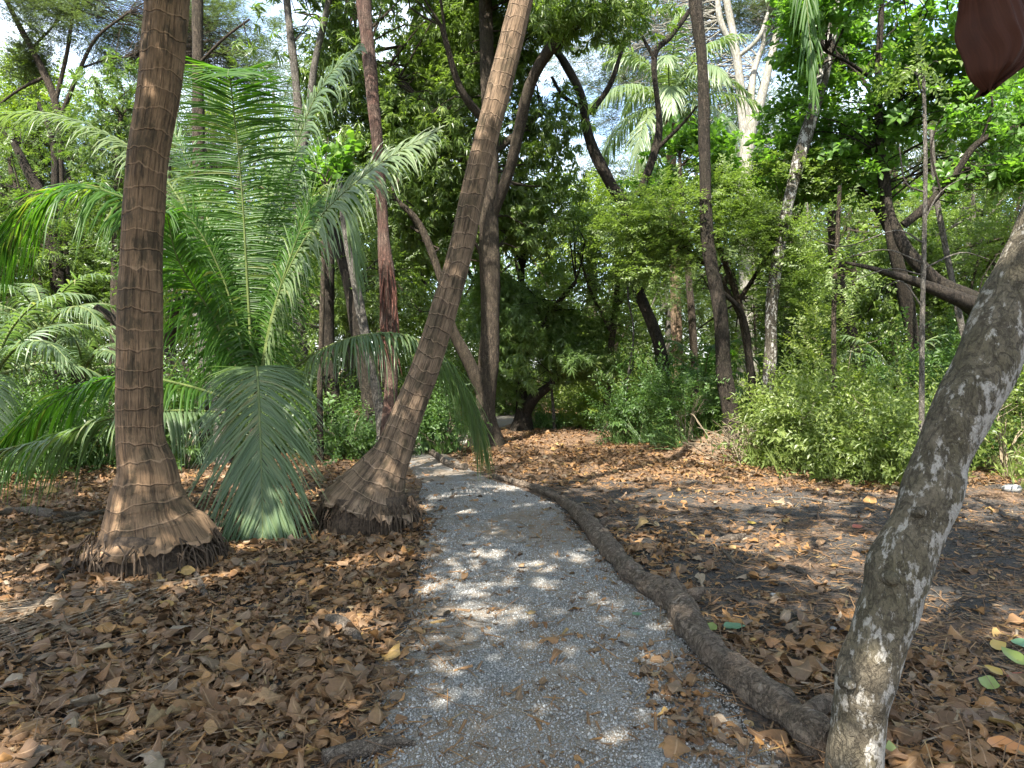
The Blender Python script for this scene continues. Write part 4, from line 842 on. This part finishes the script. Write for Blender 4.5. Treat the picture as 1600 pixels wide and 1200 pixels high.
# ------------------------------------------------------------------ shrubs
def shrub(label, px, d, h, w, kind, leaf, n, sc, seed, stems=9, bark='drytwig', name='shrub', dep=None):
    g = np.random.default_rng(500 + seed); x = (px - 800) / F_PX * d; z = float(gh(x, d)); root = thing(name, label, 'shrub', (x, d, z)); b = np.array([x, d, z])
    dep = dep or w * .7; B = []; sk = []; st = MB()
    for k in range(stems):
        a = k * 2.4; rr = g.uniform(.15, .95); e = b + (math.cos(a) * w * rr * .8, math.sin(a) * dep * rr * .8, h * g.uniform(.45, .95) * (1 - .35 * rr))
        q = [(*(b + (g.normal() * .06, g.normal() * .06, -.04)), .014), (*(b + (e - b) * .5 + (0, 0, h * .1)), .01), (*e, .004)]
        tube(st, q, 5, 4, .1, cap=False); sk += list(smooth_pts(q, 4))
        B.append((*e, w * .42, dep * .42, h * .33)); B.append((*(b + (e - b) * .5 + (0, 0, -.02)), w * .38, dep * .38, h * .3))
    cm, pts = crown_mesh(B, kind, int(n * .85), g, sc, .30, 3.4, -.25, .7, seed)
    for i_ in range(len(cm.v)):
        cm.v[i_][:, 2] = np.maximum(cm.v[i_][:, 2], z + .02)
    kk = g.choice(len(pts), len(pts) // 7, replace=False); stamp(cm, 'broad', pts[kk] + g.normal(size=(len(kk), 3)) * .05, g.normal(size=(len(kk), 3)) + (0, 0, .6), g.uniform(.45, .8, len(kk)), seed=seed + 5)
    kk = g.choice(len(pts), len(pts) // 6, replace=False); q_ = pts[kk] * (1, 1, 0) + (0, 0, z); stamp(cm, 'grass', q_, g.normal(size=(len(kk), 3)) * .3 + (0, 0, 1), g.uniform(.7, 1.5, len(kk)), up=np.tile([1., .2, 0], (len(kk), 1)), seed=seed + 6)
    kk = g.choice(len(pts), len(pts) // 8, replace=False); e_ = nrm(pts[kk] - b); stamp(cm, 'weed', pts[kk] + e_ * g.uniform(.1, .35, (len(kk), 1)), e_ + (0, 0, .7), g.uniform(.7, 1.2, len(kk)), seed=seed + 7)
    fo = cm.build('foliage', M[leaf], root, smooth=False)
    tm = twigs_mesh(sk, pts, 40, g, .006)
    st.v += tm.v; st.q += [q + st.k for q in tm.q]; st.uv += tm.uv
    st.build('stem', M[bark], root)
    return root
shrub('big sunlit bush in front of the thin pale stem', 1340, 10.3, 1.35, 1.2, 'weed', 'weed', 620, 1.0, 1)
shrub('leafy sunlit bush next to the dry brush', 1240, 11.2, 1.3, .8, 'weed', 'weed', 420, 1.0, 2)
shrub('low sunlit bush touching the back of the lichen trunk', 1410, 9.7, .95, .75, 'weed', 'weed', 360, .9, 3)
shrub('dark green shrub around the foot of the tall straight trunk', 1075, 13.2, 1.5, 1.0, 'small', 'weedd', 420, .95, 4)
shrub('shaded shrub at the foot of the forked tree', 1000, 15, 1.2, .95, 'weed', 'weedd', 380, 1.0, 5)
shrub('pale sunny weeds at the edge of the far clearing', 930, 18.5, 1.0, 1.7, 'weed', 'yellowg', 520, 1.1, 6)
shrub('bright bush behind the lichen trunk at the clearing edge', 1570, 10.6, 1.3, 1.0, 'weed', 'weed', 420, 1.0, 7)
shrub('tall green shrub behind the big sunlit bush', 1310, 12.2, 2.3, 1.2, 'small', 'weed', 520, 1.0, 8)
shrub('tall shrub of dark leaves under the blackish slanting trunk', 1480, 11.6, 2.2, 1.2, 'small', 'weedd', 560, 1.0, 9)
shrub('leafy shrub behind the white speckled trunk', 1250, 14.2, 2.6, 1.2, 'small', 'smalld', 460, 1.1, 10)
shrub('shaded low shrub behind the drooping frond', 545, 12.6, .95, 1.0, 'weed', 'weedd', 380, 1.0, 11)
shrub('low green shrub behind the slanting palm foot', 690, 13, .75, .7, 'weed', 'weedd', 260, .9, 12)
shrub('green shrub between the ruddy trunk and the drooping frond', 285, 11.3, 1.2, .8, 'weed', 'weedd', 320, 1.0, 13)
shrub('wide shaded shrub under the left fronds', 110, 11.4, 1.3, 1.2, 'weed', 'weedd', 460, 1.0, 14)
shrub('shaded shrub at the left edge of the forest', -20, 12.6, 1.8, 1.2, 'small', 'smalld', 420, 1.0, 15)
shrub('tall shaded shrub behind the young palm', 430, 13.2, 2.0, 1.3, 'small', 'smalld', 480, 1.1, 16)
shrub('little green plant tuft beside the small forking tree', 850, 18.4, .35, .5, 'weed', 'weedd', 130, .8, 17)
shrub('shaded undergrowth bush behind the thick mango trunk', 700, 17.5, 1.6, 1.4, 'small', 'smalld', 420, 1.2, 18)
shrub('small bush beyond the far bend of the path', 800, 24, 1.3, 1.4, 'small', 'smalld', 260, 1.3, 19)
# dry brush of dead twigs
bq = P(1165, 690, 11.8); z = float(gh(bq[0], bq[1])); g = np.random.default_rng(8)
rt = thing('dry_brush', 'heap of dry bleached twigs and vines under the speckled trunk', 'dead brush', (bq[0], bq[1], z)); mb = MB()
for k in range(110):
    a = g.uniform(0, 6.28); L_ = g.uniform(.3, .95); el = g.uniform(.05, 1.2); s_ = np.array([bq[0] + g.normal() * .3, bq[1] + g.normal() * .25, z + g.uniform(0, .35)])
    dr = np.array([math.cos(a) * math.cos(el), math.sin(a) * math.cos(el), math.sin(el)]); e = s_ + dr * L_
    tube(mb, [(*s_, .008), (*(s_ + dr * L_ * .5 + g.normal(size=3) * .08), .006), (*(e + (0, 0, -.2 * L_)), .003)], 4, 4, cap=False)
mb.build('twigs', M['drytwig'], rt)
mb = MB()
# thin dry stems leaning beside the far clearing
for lab, rows in (('thin dry stem leaning at the edge of the far clearing', [(958, 668, 18, 4), (975, 610, 18, 4), (990, 560, 18, 3), (985, 500, 18, 2)]), ('slim stick like sapling beside the small forking tree', [(866, 662, 18, 6), (863, 620, 18, 5), (860, 590, 18, 3)]),
                  ('thin pale vine stem hanging beside the tall straight trunk', [(980, 600, 16, 3), (990, 520, 16, 3), (982, 470, 16, 3), (980, 420, 16, 3)])):
    tree('sapling', lab, 'sapling', rows, 'drytwig' if False else 'grey', seed=int(rows[0][0]) % 97, sides=6, rough=.05)

# ------------------------------------------------------------------ undergrowth and far woods (nobody could count them)
g = np.random.default_rng(12)
XR = ([6, 8, 8.85, 9.6, 10.7, 13.6, 15.4, 22, 30], [8, 6.6, 6.1, 5.0, 4.0, 3.5, 2.7, 1.9, 1.2]); XL = ([6, 8, 9, 10.7, 13, 15.4, 18, 22, 30], [-9, -7.2, -6.4, -6.1, -4.3, -3.2, -2.3, -1.7, -1.2])
def veg_pts(n, y0, y1, side):
    y = y0 + (y1 - y0) * g.random(n) ** .7; s = g.random(n)
    x = np.where(side > 0, np.interp(y, *XR) + s * (.85 * y + 3 - np.interp(y, *XR)), np.interp(y, *XL) - s * (.85 * y + 3 + np.interp(y, *XL)))
    return x, y
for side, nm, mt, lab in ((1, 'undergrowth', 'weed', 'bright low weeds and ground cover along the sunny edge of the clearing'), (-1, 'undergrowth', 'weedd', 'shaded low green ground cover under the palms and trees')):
    x, y = veg_pts(5200, 7.4, 30, side); p = np.stack([x, y, 0 * x], -1); k = (sn(p, .9, 61) + .5 * sn(p, 2.3, 62) > (-.35 if side > 0 else -.05)) & (np.abs(path_t(x, y)) > 1.4)
    x, y = x[k], y[k]; z = gh(x, y); hh = g.random(len(x)) ** 2 * np.clip(np.abs(x - np.interp(y, *(XR if side > 0 else XL))) * .5, .12, .8)
    mb = MB(); d = g.normal(size=(len(x), 3)) * .6 + (0, 0, .9)
    stamp(mb, 'weed', np.stack([x, y, z + hh], -1), d, g.uniform(.6, 1.3, len(x)) * (1 + y / 40), seed=3)
    kk = g.choice(len(x), min(1100, len(x)), replace=False)
    stamp(mb, 'grass', np.stack([x[kk], y[kk], z[kk]], -1), g.normal(size=(len(kk), 3)) * .25 + (0, 0, 1), g.uniform(.7, 1.4, len(kk)), up=np.tile([1., .2, 0], (len(kk), 1)), seed=4)
    for i_ in range(len(mb.v)): mb.v[i_][:, 2] = np.maximum(mb.v[i_][:, 2], -.05)
    setp(mb.build(nm, M[mt], smooth=False), lab, 'undergrowth', kind='stuff')
# far woods: sprays through a deep band behind everything
n = 24000; th = g.uniform(-1.05, 1.05, n); rr = g.uniform(31, 46, n); x = np.sin(th) * rr; y = np.cos(th) * rr
p = np.stack([x, y, 0 * x], -1); pxx = x / y * F_PX + 800
topz = 9.0 + 2.6 * sn(p, .35, 71) + 1.2 * sn(p, 1.1, 72) - 5.0 * np.exp(-((pxx - 915) / 70) ** 2)
z = topz * g.random(n) ** 1.35; pos = np.stack([x, y, z], -1); k = sn(pos, .8, 73) > -.55
mb = MB(); stamp(mb, 'small', pos[k], g.normal(size=(k.sum(), 3)), g.uniform(2.4, 4.2, k.sum()), seed=8)
setp(mb.build('far_woods', M['smalld'], smooth=False), 'dense mass of far forest foliage closing the view behind the trees', 'forest', kind='stuff')

# ------------------------------------------------------------------ leaf litter
def dead_leaf(seed, nu=8, nv=5):
    g = np.random.default_rng(seed); u = np.linspace(0, 1, nu); v = np.linspace(-1, 1, nv)
    w = np.sin(np.pi * u ** .85) ** .7 * g.uniform(.24, .36); w[0] = .02; w[-1] = .006; sw = 1 + g.normal(size=(nu, 2)) * .10; sw[nu // 2 + g.integers(-1, 2), g.integers(0, 2)] *= g.choice([1, 1, .55])
    curl = g.choice([g.uniform(-.6, .8), g.uniform(-.5, .5), g.uniform(.9, 2.2)]); arch = g.choice([g.uniform(-.7, .7), g.uniform(-.4, .4), g.uniform(-1.8, -.8), g.uniform(.8, 1.8)]); tw = g.normal() * 1.1; ph = g.uniform(0, 6.28, 3)
    Uc = np.cumsum(np.concatenate([[0], np.full(nu - 1, 1 / (nu - 1))])); ang = arch * (Uc - .5)
    cx = np.cumsum(np.cos(ang)) / nu; cz = np.cumsum(np.sin(ang)) / nu
    V = []
    for i_ in range(nu):
        for j_ in range(nv):
            a = curl * v[j_] * (.6 + .4 * math.sin(i_)); yy = w[i_] * (math.sin(a) / curl * 1 if abs(curl) > .1 else v[j_]); zz = w[i_] * (1 - math.cos(a)) / max(abs(curl), .3)
            tt_ = tw * (Uc[i_] - .5); y2 = yy * math.cos(tt_) - zz * math.sin(tt_); z2 = yy * math.sin(tt_) + zz * math.cos(tt_)
            y2 *= sw[i_, 0 if v[j_] < 0 else 1]; V.append((cx[i_] - .5, y2 + .012 * math.sin(9 * u[i_] + ph[0]), cz[i_] + z2 + abs(v[j_]) ** 2 * .05 * math.sin(11 * u[i_] + ph[1] + 2 * v[j_]) + .02 * math.sin(5 * u[i_] + 3 * v[j_] + ph[2])))
    V = np.array(V); V -= V.mean(0); V[:, 2] -= V[:, 2].min()
    i_ = (np.arange(nu - 1)[:, None] * nv + np.arange(nv - 1)[None]).ravel()
    uv = np.stack([np.repeat(u, nv), np.tile((v + 1) / 2, nu)], -1)
    return V, np.stack([i_, i_ + 1, i_ + nv + 1, i_ + nv], -1), uv
def litter_density(x, y):                    # leaves per square metre, 0..1
    p = np.stack([x, y, 0 * x], -1); t_ = path_t(x, y); cl_ = sn(p, 1.3, 81) * .5 + sn(p, 3.4, 82) * .4
    left = np.clip((-t_ - .90) / .4, 0, 1) ** 1.2 * np.clip(.72 + cl_ * .6, .05, 1); right = np.clip((t_ - 1.02) / .15, 0, 1) * np.clip(-.02 + cl_ * .45 + np.clip((y - 8.2) / 5, 0, .6) + .25 * np.clip((4.2 - y) / 1, 0, 1), .03, 1)
    nearr = np.clip((t_ - .42) / .15, 0, 1) * np.clip((.9 - t_) / .15, 0, 1) * np.clip((4.1 - y) / .7, 0, 1) * np.clip(-.12 + cl_ * 1.1, 0, .9)
    pth = .035 * (np.abs(t_) < 1.1) + .2 * np.clip((np.abs(t_) - .7) / .3, 0, 1) * np.where(t_ > 0, .4, 1) * np.clip(.3 + cl_, 0, 1)
    return np.maximum(np.maximum(left, right), np.maximum(pth, nearr))
N = 190000; y = 2.2 + 26 * g.random(N) ** 1.25; x = g.uniform(-1, 1, N) * (.76 * y + .35)
wgt = litter_density(x, y) * np.clip(1.15 * (y / 4) ** -.25, .3, 1)
jac = np.minimum((.76 * y + .35) * (y - 2.2 + .4) ** .2 / 6, 1)
k = g.random(N) < wgt * jac * 1.0
for bx_, by_, br in ((-2.83, 5.75, .40), (-1.38, 7.1, .37)): k &= (x - bx_) ** 2 + (y - by_) ** 2 > br ** 2
# keep leaves off the log and the leaning trunk
lgc = smooth_pts(lg, 5)
d2 = np.min(np.hypot(x[:, None] - lgc[None, :, 0], y[:, None] - lgc[None, :, 1]) - lgc[None, :, 3], axis=1); k &= d2 > .04
k &= np.hypot(x - tp[0][0], y - tp[0][1]) > 0
x, y = x[k], y[k]; z = surf(x, y); n = len(x)
dn = litter_density(x, y); zo = g.random(n) ** 1.5 * .032 * dn + .001
size = np.where(g.random(n) < .36, np.clip(g.normal(.155, .035, n), .09, .24), np.clip(g.normal(.072, .028, n), .03, .15)) * np.where(np.abs(path_t(x, y)) < .9, .7, 1)
yaw = g.uniform(0, 6.28, n); til = g.normal(size=(n, 2)) * .22
V_ = [dead_leaf(300 + j) for j in range(22)]
def rotm(yw, t0, t1):
    cy_, sy_ = np.cos(yw), np.sin(yw); o_ = np.zeros_like(yw); l_ = o_ + 1
    Rz = np.stack([np.stack([cy_, -sy_, o_], -1), np.stack([sy_, cy_, o_], -1), np.stack([o_, o_, l_], -1)], -2)
    Rx = np.stack([np.stack([l_, o_, o_], -1), np.stack([o_, np.cos(t0), -np.sin(t0)], -1), np.stack([o_, np.sin(t0), np.cos(t0)], -1)], -2)
    Ry = np.stack([np.stack([np.cos(t1), o_, np.sin(t1)], -1), np.stack([o_, l_, o_], -1), np.stack([-np.sin(t1), o_, np.cos(t1)], -1)], -2)
    return Rz @ Ry @ Rx
infr = (np.abs(x) < .69 * y) & (y > 2.75); score = size / y * infr * (g.random(n) > .25)
order = np.argsort(-score); ind = order[:280]; rest = np.ones(n, bool); rest[ind] = False
flips = g.random(n) < .5; var = g.integers(0, 22, n)
mb = MB(); RM = rotm(yaw, til[:, 0] + np.pi * flips, til[:, 1])
for j in range(22):
    k = np.where(rest & (var == j))[0]; v, q, uv = V_[j]
    w = np.einsum('kab,nb->kna', RM[k] * size[k][:, None, None], v)
    w[..., 2] += (z[k] + zo[k] - w[..., 2].min(1))[:, None] - .012 * size[k][:, None] / .13; w[..., 0] += x[k][:, None]; w[..., 1] += y[k][:, None]
    qq = (q[None] + (np.arange(len(k)) * len(v))[:, None, None]).reshape(-1, 4); mb.add(w, qq, np.tile(uv, (len(k), 1)))
setp(mb.build('leaf_litter', M['dead_s']), 'layer of fallen brown leaves covering the forest floor', 'leaf litter', kind='stuff')
VH = [dead_leaf(300 + j, 12, 7) for j in range(22)]; lm = []
for v, q, uv in VH:
    b_ = MB(); b_.add(v, q, uv); o = b_.build('fallen_leaf', M['dead_o']); lm.append(o.data); bpy.data.objects.remove(o)
for k in ind:
    o = bpy.data.objects.new('fallen_leaf', lm[var[k]]); col.objects.link(o); s_ = float(size[k])
    vz = (RM[k] @ (VH[var[k]][0].T * s_))[2].min()
    o.location = (float(x[k]), float(y[k]), float(z[k] + zo[k] * .8 - vz - .006)); o.scale = (s_, s_, s_)
    o.rotation_euler = (float(til[k, 0] + np.pi * flips[k]), float(til[k, 1]), float(yaw[k]))
    setp(o, 'dry curled brown leaf lying on the ground close to the viewer', 'fallen leaf', 'fallen leaves on the ground close by')
# crumbs: bits of leaf stalk, straw and twig
n = 60000; y = 2.3 + 10 * g.random(n) ** 1.6; x = g.uniform(-1, 1, n) * (.76 * y + .3); t_ = np.abs(path_t(x, y)); p = np.stack([x, y, 0 * x], -1)
k = g.random(n) < np.where(t_ < .84, .06 + .5 * np.clip(sn(p, 2.2, 91), 0, 1), np.where((path_t(x, y) > 0) & (t_ < 1.08), .14 + .5 * np.clip(sn(p, 2.2, 91), 0, 1), .6)); x, y = x[k], y[k]; n = len(x); z = surf(x, y)
L_ = np.where(g.random(n) < .18, g.uniform(.08, .26, n), g.uniform(.012, .06, n)); w = np.where(L_ > .08, g.uniform(.0012, .003, n), g.uniform(.0015, .009, n)); a = g.uniform(0, 6.28, n)
dx = np.stack([np.cos(a), np.sin(a), g.normal(size=n) * .15], -1) * L_[:, None]; dy = np.stack([-np.sin(a), np.cos(a), g.normal(size=n) * .3], -1) * w[:, None]; c0 = np.stack([x, y, z + .004 + g.random(n) * (.006 + .045 * litter_density(x, y))], -1)
v = np.stack([c0 - dx - dy, c0 + dx - dy * .6, c0 + dx + dy * .6, c0 - dx + dy], 1); mb = MB(); mb.add(v, np.arange(4 * n).reshape(-1, 4), np.tile([[0, .3], [1, .3], [1, .7], [0, .7]], (n, 1)))
setp(mb.build('leaf_crumbs', M['dead_s'], smooth=False), 'fine straw and leaf crumbs scattered over soil and gravel', 'debris', kind='stuff')
# loose gravel stones on the path
n = 70000; y = 2.3 + 7.5 * g.random(n) ** 1.35; l = np.interp(y, PATH_Y, PATH_L); r = np.interp(y, PATH_Y, PATH_R); t_ = g.uniform(-1.02, 1.02, n); x = (l + r) / 2 + t_ * (r - l) / 2; z = surf(x, y)
p = np.stack([x, y, 0 * x], -1); k = (g.random(n) < np.where(sn(p, 2.2, 91) > .25, .25, 1)) & (np.abs(t_) + .1 * sn(p, 3.2, 11) < 1.0); x, y, z = x[k], y[k], z[k]; n = len(x)
oc = np.array([[1, 0, 0], [0, 1, 0], [-1, 0, 0], [0, -1, 0], [0, 0, 1.], [0, 0, -1]]); of = np.array([[0, 1, 4], [1, 2, 4], [2, 3, 4], [3, 0, 4], [1, 0, 5], [2, 1, 5], [3, 2, 5], [0, 3, 5]])
s_ = np.exp(g.normal(-5.35, .32, n)); RM2 = rotm(g.uniform(0, 6.28, n), g.normal(size=n), g.normal(size=n))
vv = oc[None] * g.uniform(.6, 1.25, (n, 6, 1)) * np.stack([s_ * g.uniform(.8, 1.3, n), s_, s_ * .75], -1)[:, None]
vv = np.einsum('kab,knb->kna', RM2, vv) + np.stack([x, y, z + s_ * .25], -1)[:, None]
mb = MB(); mb.add(vv, (of[None] + (np.arange(n) * 6)[:, None, None]).reshape(-1, 3))
setp(mb.build('gravel', M['gstones'], smooth=False), 'loose grey gravel chips covering the narrow path', 'gravel', kind='stuff')

n = 16000; y = 3 + 9 * g.random(n) ** 1.3; x = g.uniform(-.3, .74, n) * (y + 1); k = (path_t(x, y) > 1.15) & (sn(np.stack([x, y, 0 * x], -1), 1.7, 95) > -.3); x, y = x[k], y[k]; n = len(x); s_ = np.exp(g.normal(-4.75, .5, n)); z = gh(x, y)
vv = oc[None] * g.uniform(.6, 1.3, (n, 6, 1)) * np.stack([s_ * 1.2, s_, s_ * .7], -1)[:, None]; vv = np.einsum('kab,knb->kna', rotm(g.uniform(0, 6.28, n), g.normal(size=n) * .5, g.normal(size=n) * .5), vv) + np.stack([x, y, z + s_ * .2], -1)[:, None]
mb = MB(); mb.add(vv, (of[None] + (np.arange(n) * 6)[:, None, None]).reshape(-1, 3)); setp(mb.build('soil_clods', M['soil']), 'crumbly dark clods of soil on the bare ground of the clearing', 'soil', kind='stuff')

# ------------------------------------------------------------------ fallen branches, stones, odd leaves
for lab, mt, rows in (
    ('short weathered branch stump lying in the litter beside the gravel', 'wood', [(512, 968, 16), (530, 982, 26), (548, 996, 24), (566, 1008, 10)]),
    ('flat brown branch lying across the litter at the path edge in front', 'wood', [(505, 1190, 26), (560, 1176, 28), (610, 1168, 22), (650, 1166, 8)]),
    ('crooked dark branch at the foot of the ruddy palm', 'dark', [(62, 958, 12), (82, 930, 14), (100, 905, 14), (125, 893, 10)]),
    ('weathered stick leaning from the ruddy palm roots', 'wood', [(296, 878, 8), (306, 900, 10), (318, 925, 11), (325, 942, 6)]),
    ('dark branch lying behind the ruddy palm', 'wood', [(-10, 812, 12), (40, 806, 16), (90, 812, 16), (130, 806, 8)]),
    ('greyish branch lying under the left fronds', 'wood', [(85, 822, 10), (130, 812, 12), (180, 800, 9)]),
    ('long thin stick lying across the litter in front', 'wood', [(10, 1136, 6), (70, 1146, 8), (130, 1156, 4)]),
    ('pale stick leaning against the slanting palm roots', 'grey', [(548, 838, 6), (556, 822, 8), (566, 806, 7)]),
    ('dark branch half buried between the two palms', 'dark', [(395, 895, 8), (430, 893, 14), (470, 884, 13), (490, 876, 6)]),
    ('bleached branch lying under the tip of the drooping frond', 'wood', [(430, 858, 5), (460, 850, 10), (500, 836, 8)]),
    ('fallen pole edging the far side of the path', 'wood', [(656, 700, 8), (680, 716, 10), (705, 732, 9), (728, 736, 12)]),
    ('long thin twig lying on the dark soil of the clearing', 'grey', [(1205, 782, 3), (1250, 780, 4), (1300, 788, 3), (1350, 794, 2)]),
    ('short grey stick on the dark soil of the clearing', 'wood', [(1230, 886, 7), (1250, 893, 9), (1272, 905, 6)]),
    ('forked twig on the soil beyond the log', 'wood', [(1128, 862, 4), (1140, 878, 5), (1152, 886, 3)]),
    ('thin twig lying in the litter at front beside the path', 'drytwig', [(395, 1120, 5), (425, 1140, 5), (450, 1158, 3)]),
    ('short stick beside the dead leaves at the edge of the clearing', 'wood', [(1400, 770, 5), (1440, 764, 6), (1470, 768, 3)])):
    lp = GL(rows, .75); rt = thing('fallen_branch', lab, 'branch', lp[1][:3]); mb = MB(); tube(mb, lp, 9, 5, .16, 14, len(lab), ref=(0, 0, -1)); mb.build('wood', M[mt], rt)
def stone(lab, px, py, w, mt, seed, flat=.65):
    q = G(px, py); r = w * .5 * q[1] / F_PX; g = np.random.default_rng(seed); u = np.linspace(0, np.pi, 9); a = np.linspace(0, 2 * np.pi, 14, endpoint=False)
    d = np.stack([np.sin(u)[:, None] * np.cos(a), np.sin(u)[:, None] * np.sin(a), np.repeat(np.cos(u)[:, None], 14, 1)], -1); v = d * r * (1 + .22 * sn(d * 2.2, 1, seed)[..., None] + .07 * sn(d * 6, 1, seed + 1)[..., None]); v[..., 2] *= flat
    c = np.array([q[0], q[1], float(surf(q[0], q[1])) + r * .25]); i = np.arange(8)[:, None] * 14; j = np.arange(14)[None]; qd = np.stack([i + j, i + 14 + j, i + 14 + (j + 1) % 14, i + (j + 1) % 14], -1).reshape(-1, 4)
    mb = MB(); mb.add(v + c, qd); setp(mb.build('stone', M[mt], org=c), lab, 'stone')
for j, (lab, px, py, w, mt) in enumerate((('pale stone beside the pole at the far side of the path', 690, 690, 22, 'stone'), ('flat whitish stone near the far bend of the path', 712, 688, 26, 'stone'), ('small pale stone under the drooping frond tip beyond the path', 730, 694, 16, 'stone'),
        ('pale grey stone at the clearing edge behind the lichen trunk', 1580, 771, 26, 'gstone'), ('small pale stone in the litter under the ruddy palm', 160, 1050, 14, 'gstone'), ('grey pebble in the front litter', 100, 935, 16, 'gstone'), ('small white pebble beside the log', 1128, 1005, 7, 'stone'),
        ('tiny white pebble on the gravel near the log', 1118, 1020, 6, 'stone'), ('round grey stone beside the weathered branch stump', 528, 968, 18, 'gstone'), ('white pebble on the soil beyond the log', 1208, 930, 9, 'stone'), ('small rounded stone on the dark soil', 1302, 985, 10, 'gstone'))):
    stone(lab, px, py, w, mt, 700 + j)
# brown husk beyond the log
q = G(1145, 845); mb = MB(); z = float(surf(q[0], q[1])); tube(mb, [(q[0] - .16, q[1] - .03, z + .02, .012), (q[0] - .06, q[1], z + .035, .034), (q[0] + .06, q[1] + .03, z + .045, .038), (q[0] + .14, q[1] + .08, z + .06, .012)], 12, 6, .25, 11, 4, ref=(0, 0, 1))
setp(mb.build('husk', M['wood'], org=(q[0], q[1], z)), 'curled tan husk lying on the dark soil beyond the log', 'husk')
# loose leaves with a colour of their own
def colmat(name, c): return leafmat(name, tuple(v * .75 for v in c), tuple(v * 1.2 for v in c), .2)
MC = {'green': colmat('fresh_green_leaf', (.08, .155, .085)), 'lime': colmat('lime_leaf', (.15, .19, .045)), 'yellow': colmat('yellow_leaf', (.30, .21, .045)), 'red': colmat('red_leaf', (.22, .06, .035)), 'orange': colmat('orange_leaf', (.40, .17, .05))}
for j, (lab, px, py, s_, mt, yw, tl) in enumerate((('pale green leaf lying flat beside the log', 1148, 982, .15, 'green', .2, .1), ('small green leaf lying on the gravel near the log', 996, 968, .075, 'green', .4, .1), ('dark green leaf under the log edge', 1112, 985, .1, 'lime', 1.2, .3),
        ('lime green leaf of the fallen sprig on the soil', 1585, 1040, .16, 'lime', 1.9, .35), ('yellow leaf topping the fallen sprig', 1560, 1022, .11, 'yellow', .3, .4), ('yellow green leaf lowest on the fallen sprig', 1545, 1080, .12, 'lime', .9, .2), ('yellow leaf in the middle of the fallen sprig', 1552, 1062, .09, 'yellow', 2.2, .3), ('red leaf of the fallen sprig', 1590, 1070, .1, 'red', 2.8, .3), ('green leaf behind the fallen sprig', 1598, 1020, .12, 'green', 2.5, .3),
        ('orange brown leaf lying alone on the gravel', 970, 901, .07, 'orange', .5, .3), ('orange leaf lying in front at the clearing edge', 1575, 1180, .16, 'orange', -.3, .15), ('small fresh green leaf at the foot of the lichen trunk', 1392, 1192, .07, 'lime', 1.6, .9), ('reddish leaf on the dark soil by the lichen trunk', 1340, 830, .12, 'red', .2, .3), ('yellow leaf on the dark soil of the clearing', 1175, 818, .1, 'yellow', .1, .2))):
    q = G(px, py); u_ = np.linspace(0, 1, 12); v_ = np.linspace(-1, 1, 7); w_ = np.sin(np.pi * u_ ** .75) ** .75 * (.30 + .03 * (j % 3)); w_[-1] = .006
    v = np.array([(u_[a] - .5, w_[a] * b_ * (1 + .08 * math.sin(7 * u_[a] + j)), .05 * math.sin(3 * u_[a] + j) + .10 * abs(b_) * w_[a] * (2 + math.sin(9 * u_[a] + j)) + .10 * (u_[a] - .5) ** 2) for a in range(12) for b_ in v_])
    _, qd, uv = VH[0]; mb = MB(); s_ *= .95; Rr = rotm(np.array([0.]), np.array([tl * 1.3]), np.array([0.]))[0] @ rotm(np.array([yw]), np.array([0.]), np.array([tl * .3]))[0]; w = v @ Rr.T * s_; w[:, 2] -= w[:, 2].min()
    c = np.array([q[0], q[1], float(surf(q[0], q[1])) + .02]); mb.add(w + c, qd, uv); setp(mb.build('loose_leaf', MC[mt], org=c), lab, 'leaf')
# dead palm fronds lying at the foot of the ruddy palm
for lab, rows, sd in (('dead straw coloured palm frond spread over the litter at the foot of the ruddy palm', [(330, 905), (220, 935), (110, 965), (0, 990), (-80, 1010)], 1), ('second dead palm frond of loose grey fibres behind the first', [(260, 915), (170, 925), (60, 955), (-40, 985)], 2)):
    pt = []
    for px, py in rows:
        q = G(px, py); pt.append(np.array([q[0], q[1], float(surf(q[0], q[1])) + .04]))
    rt = thing('dead_palm_frond', lab, 'palm frond', pt[1]); mb, rac = frond(pt, n=62, L=.75, Wd=.009, side=(0, 1, 0), sag=.0, a0=26, a1=3, bare=.03, r0=.010, lift=.0, seed=600 + sd, jit=.45)
    for i_ in range(len(mb.v)): mb.v[i_][:, 2] = np.maximum(mb.v[i_][:, 2] * .6, surf(mb.v[i_][:, 0], mb.v[i_][:, 1]) + .022 + .02 * sn(mb.v[i_], 9, 5))
    f = mb.build('leaflets', M['dry'], rt); rac.build('midrib', M['dry'], rt)
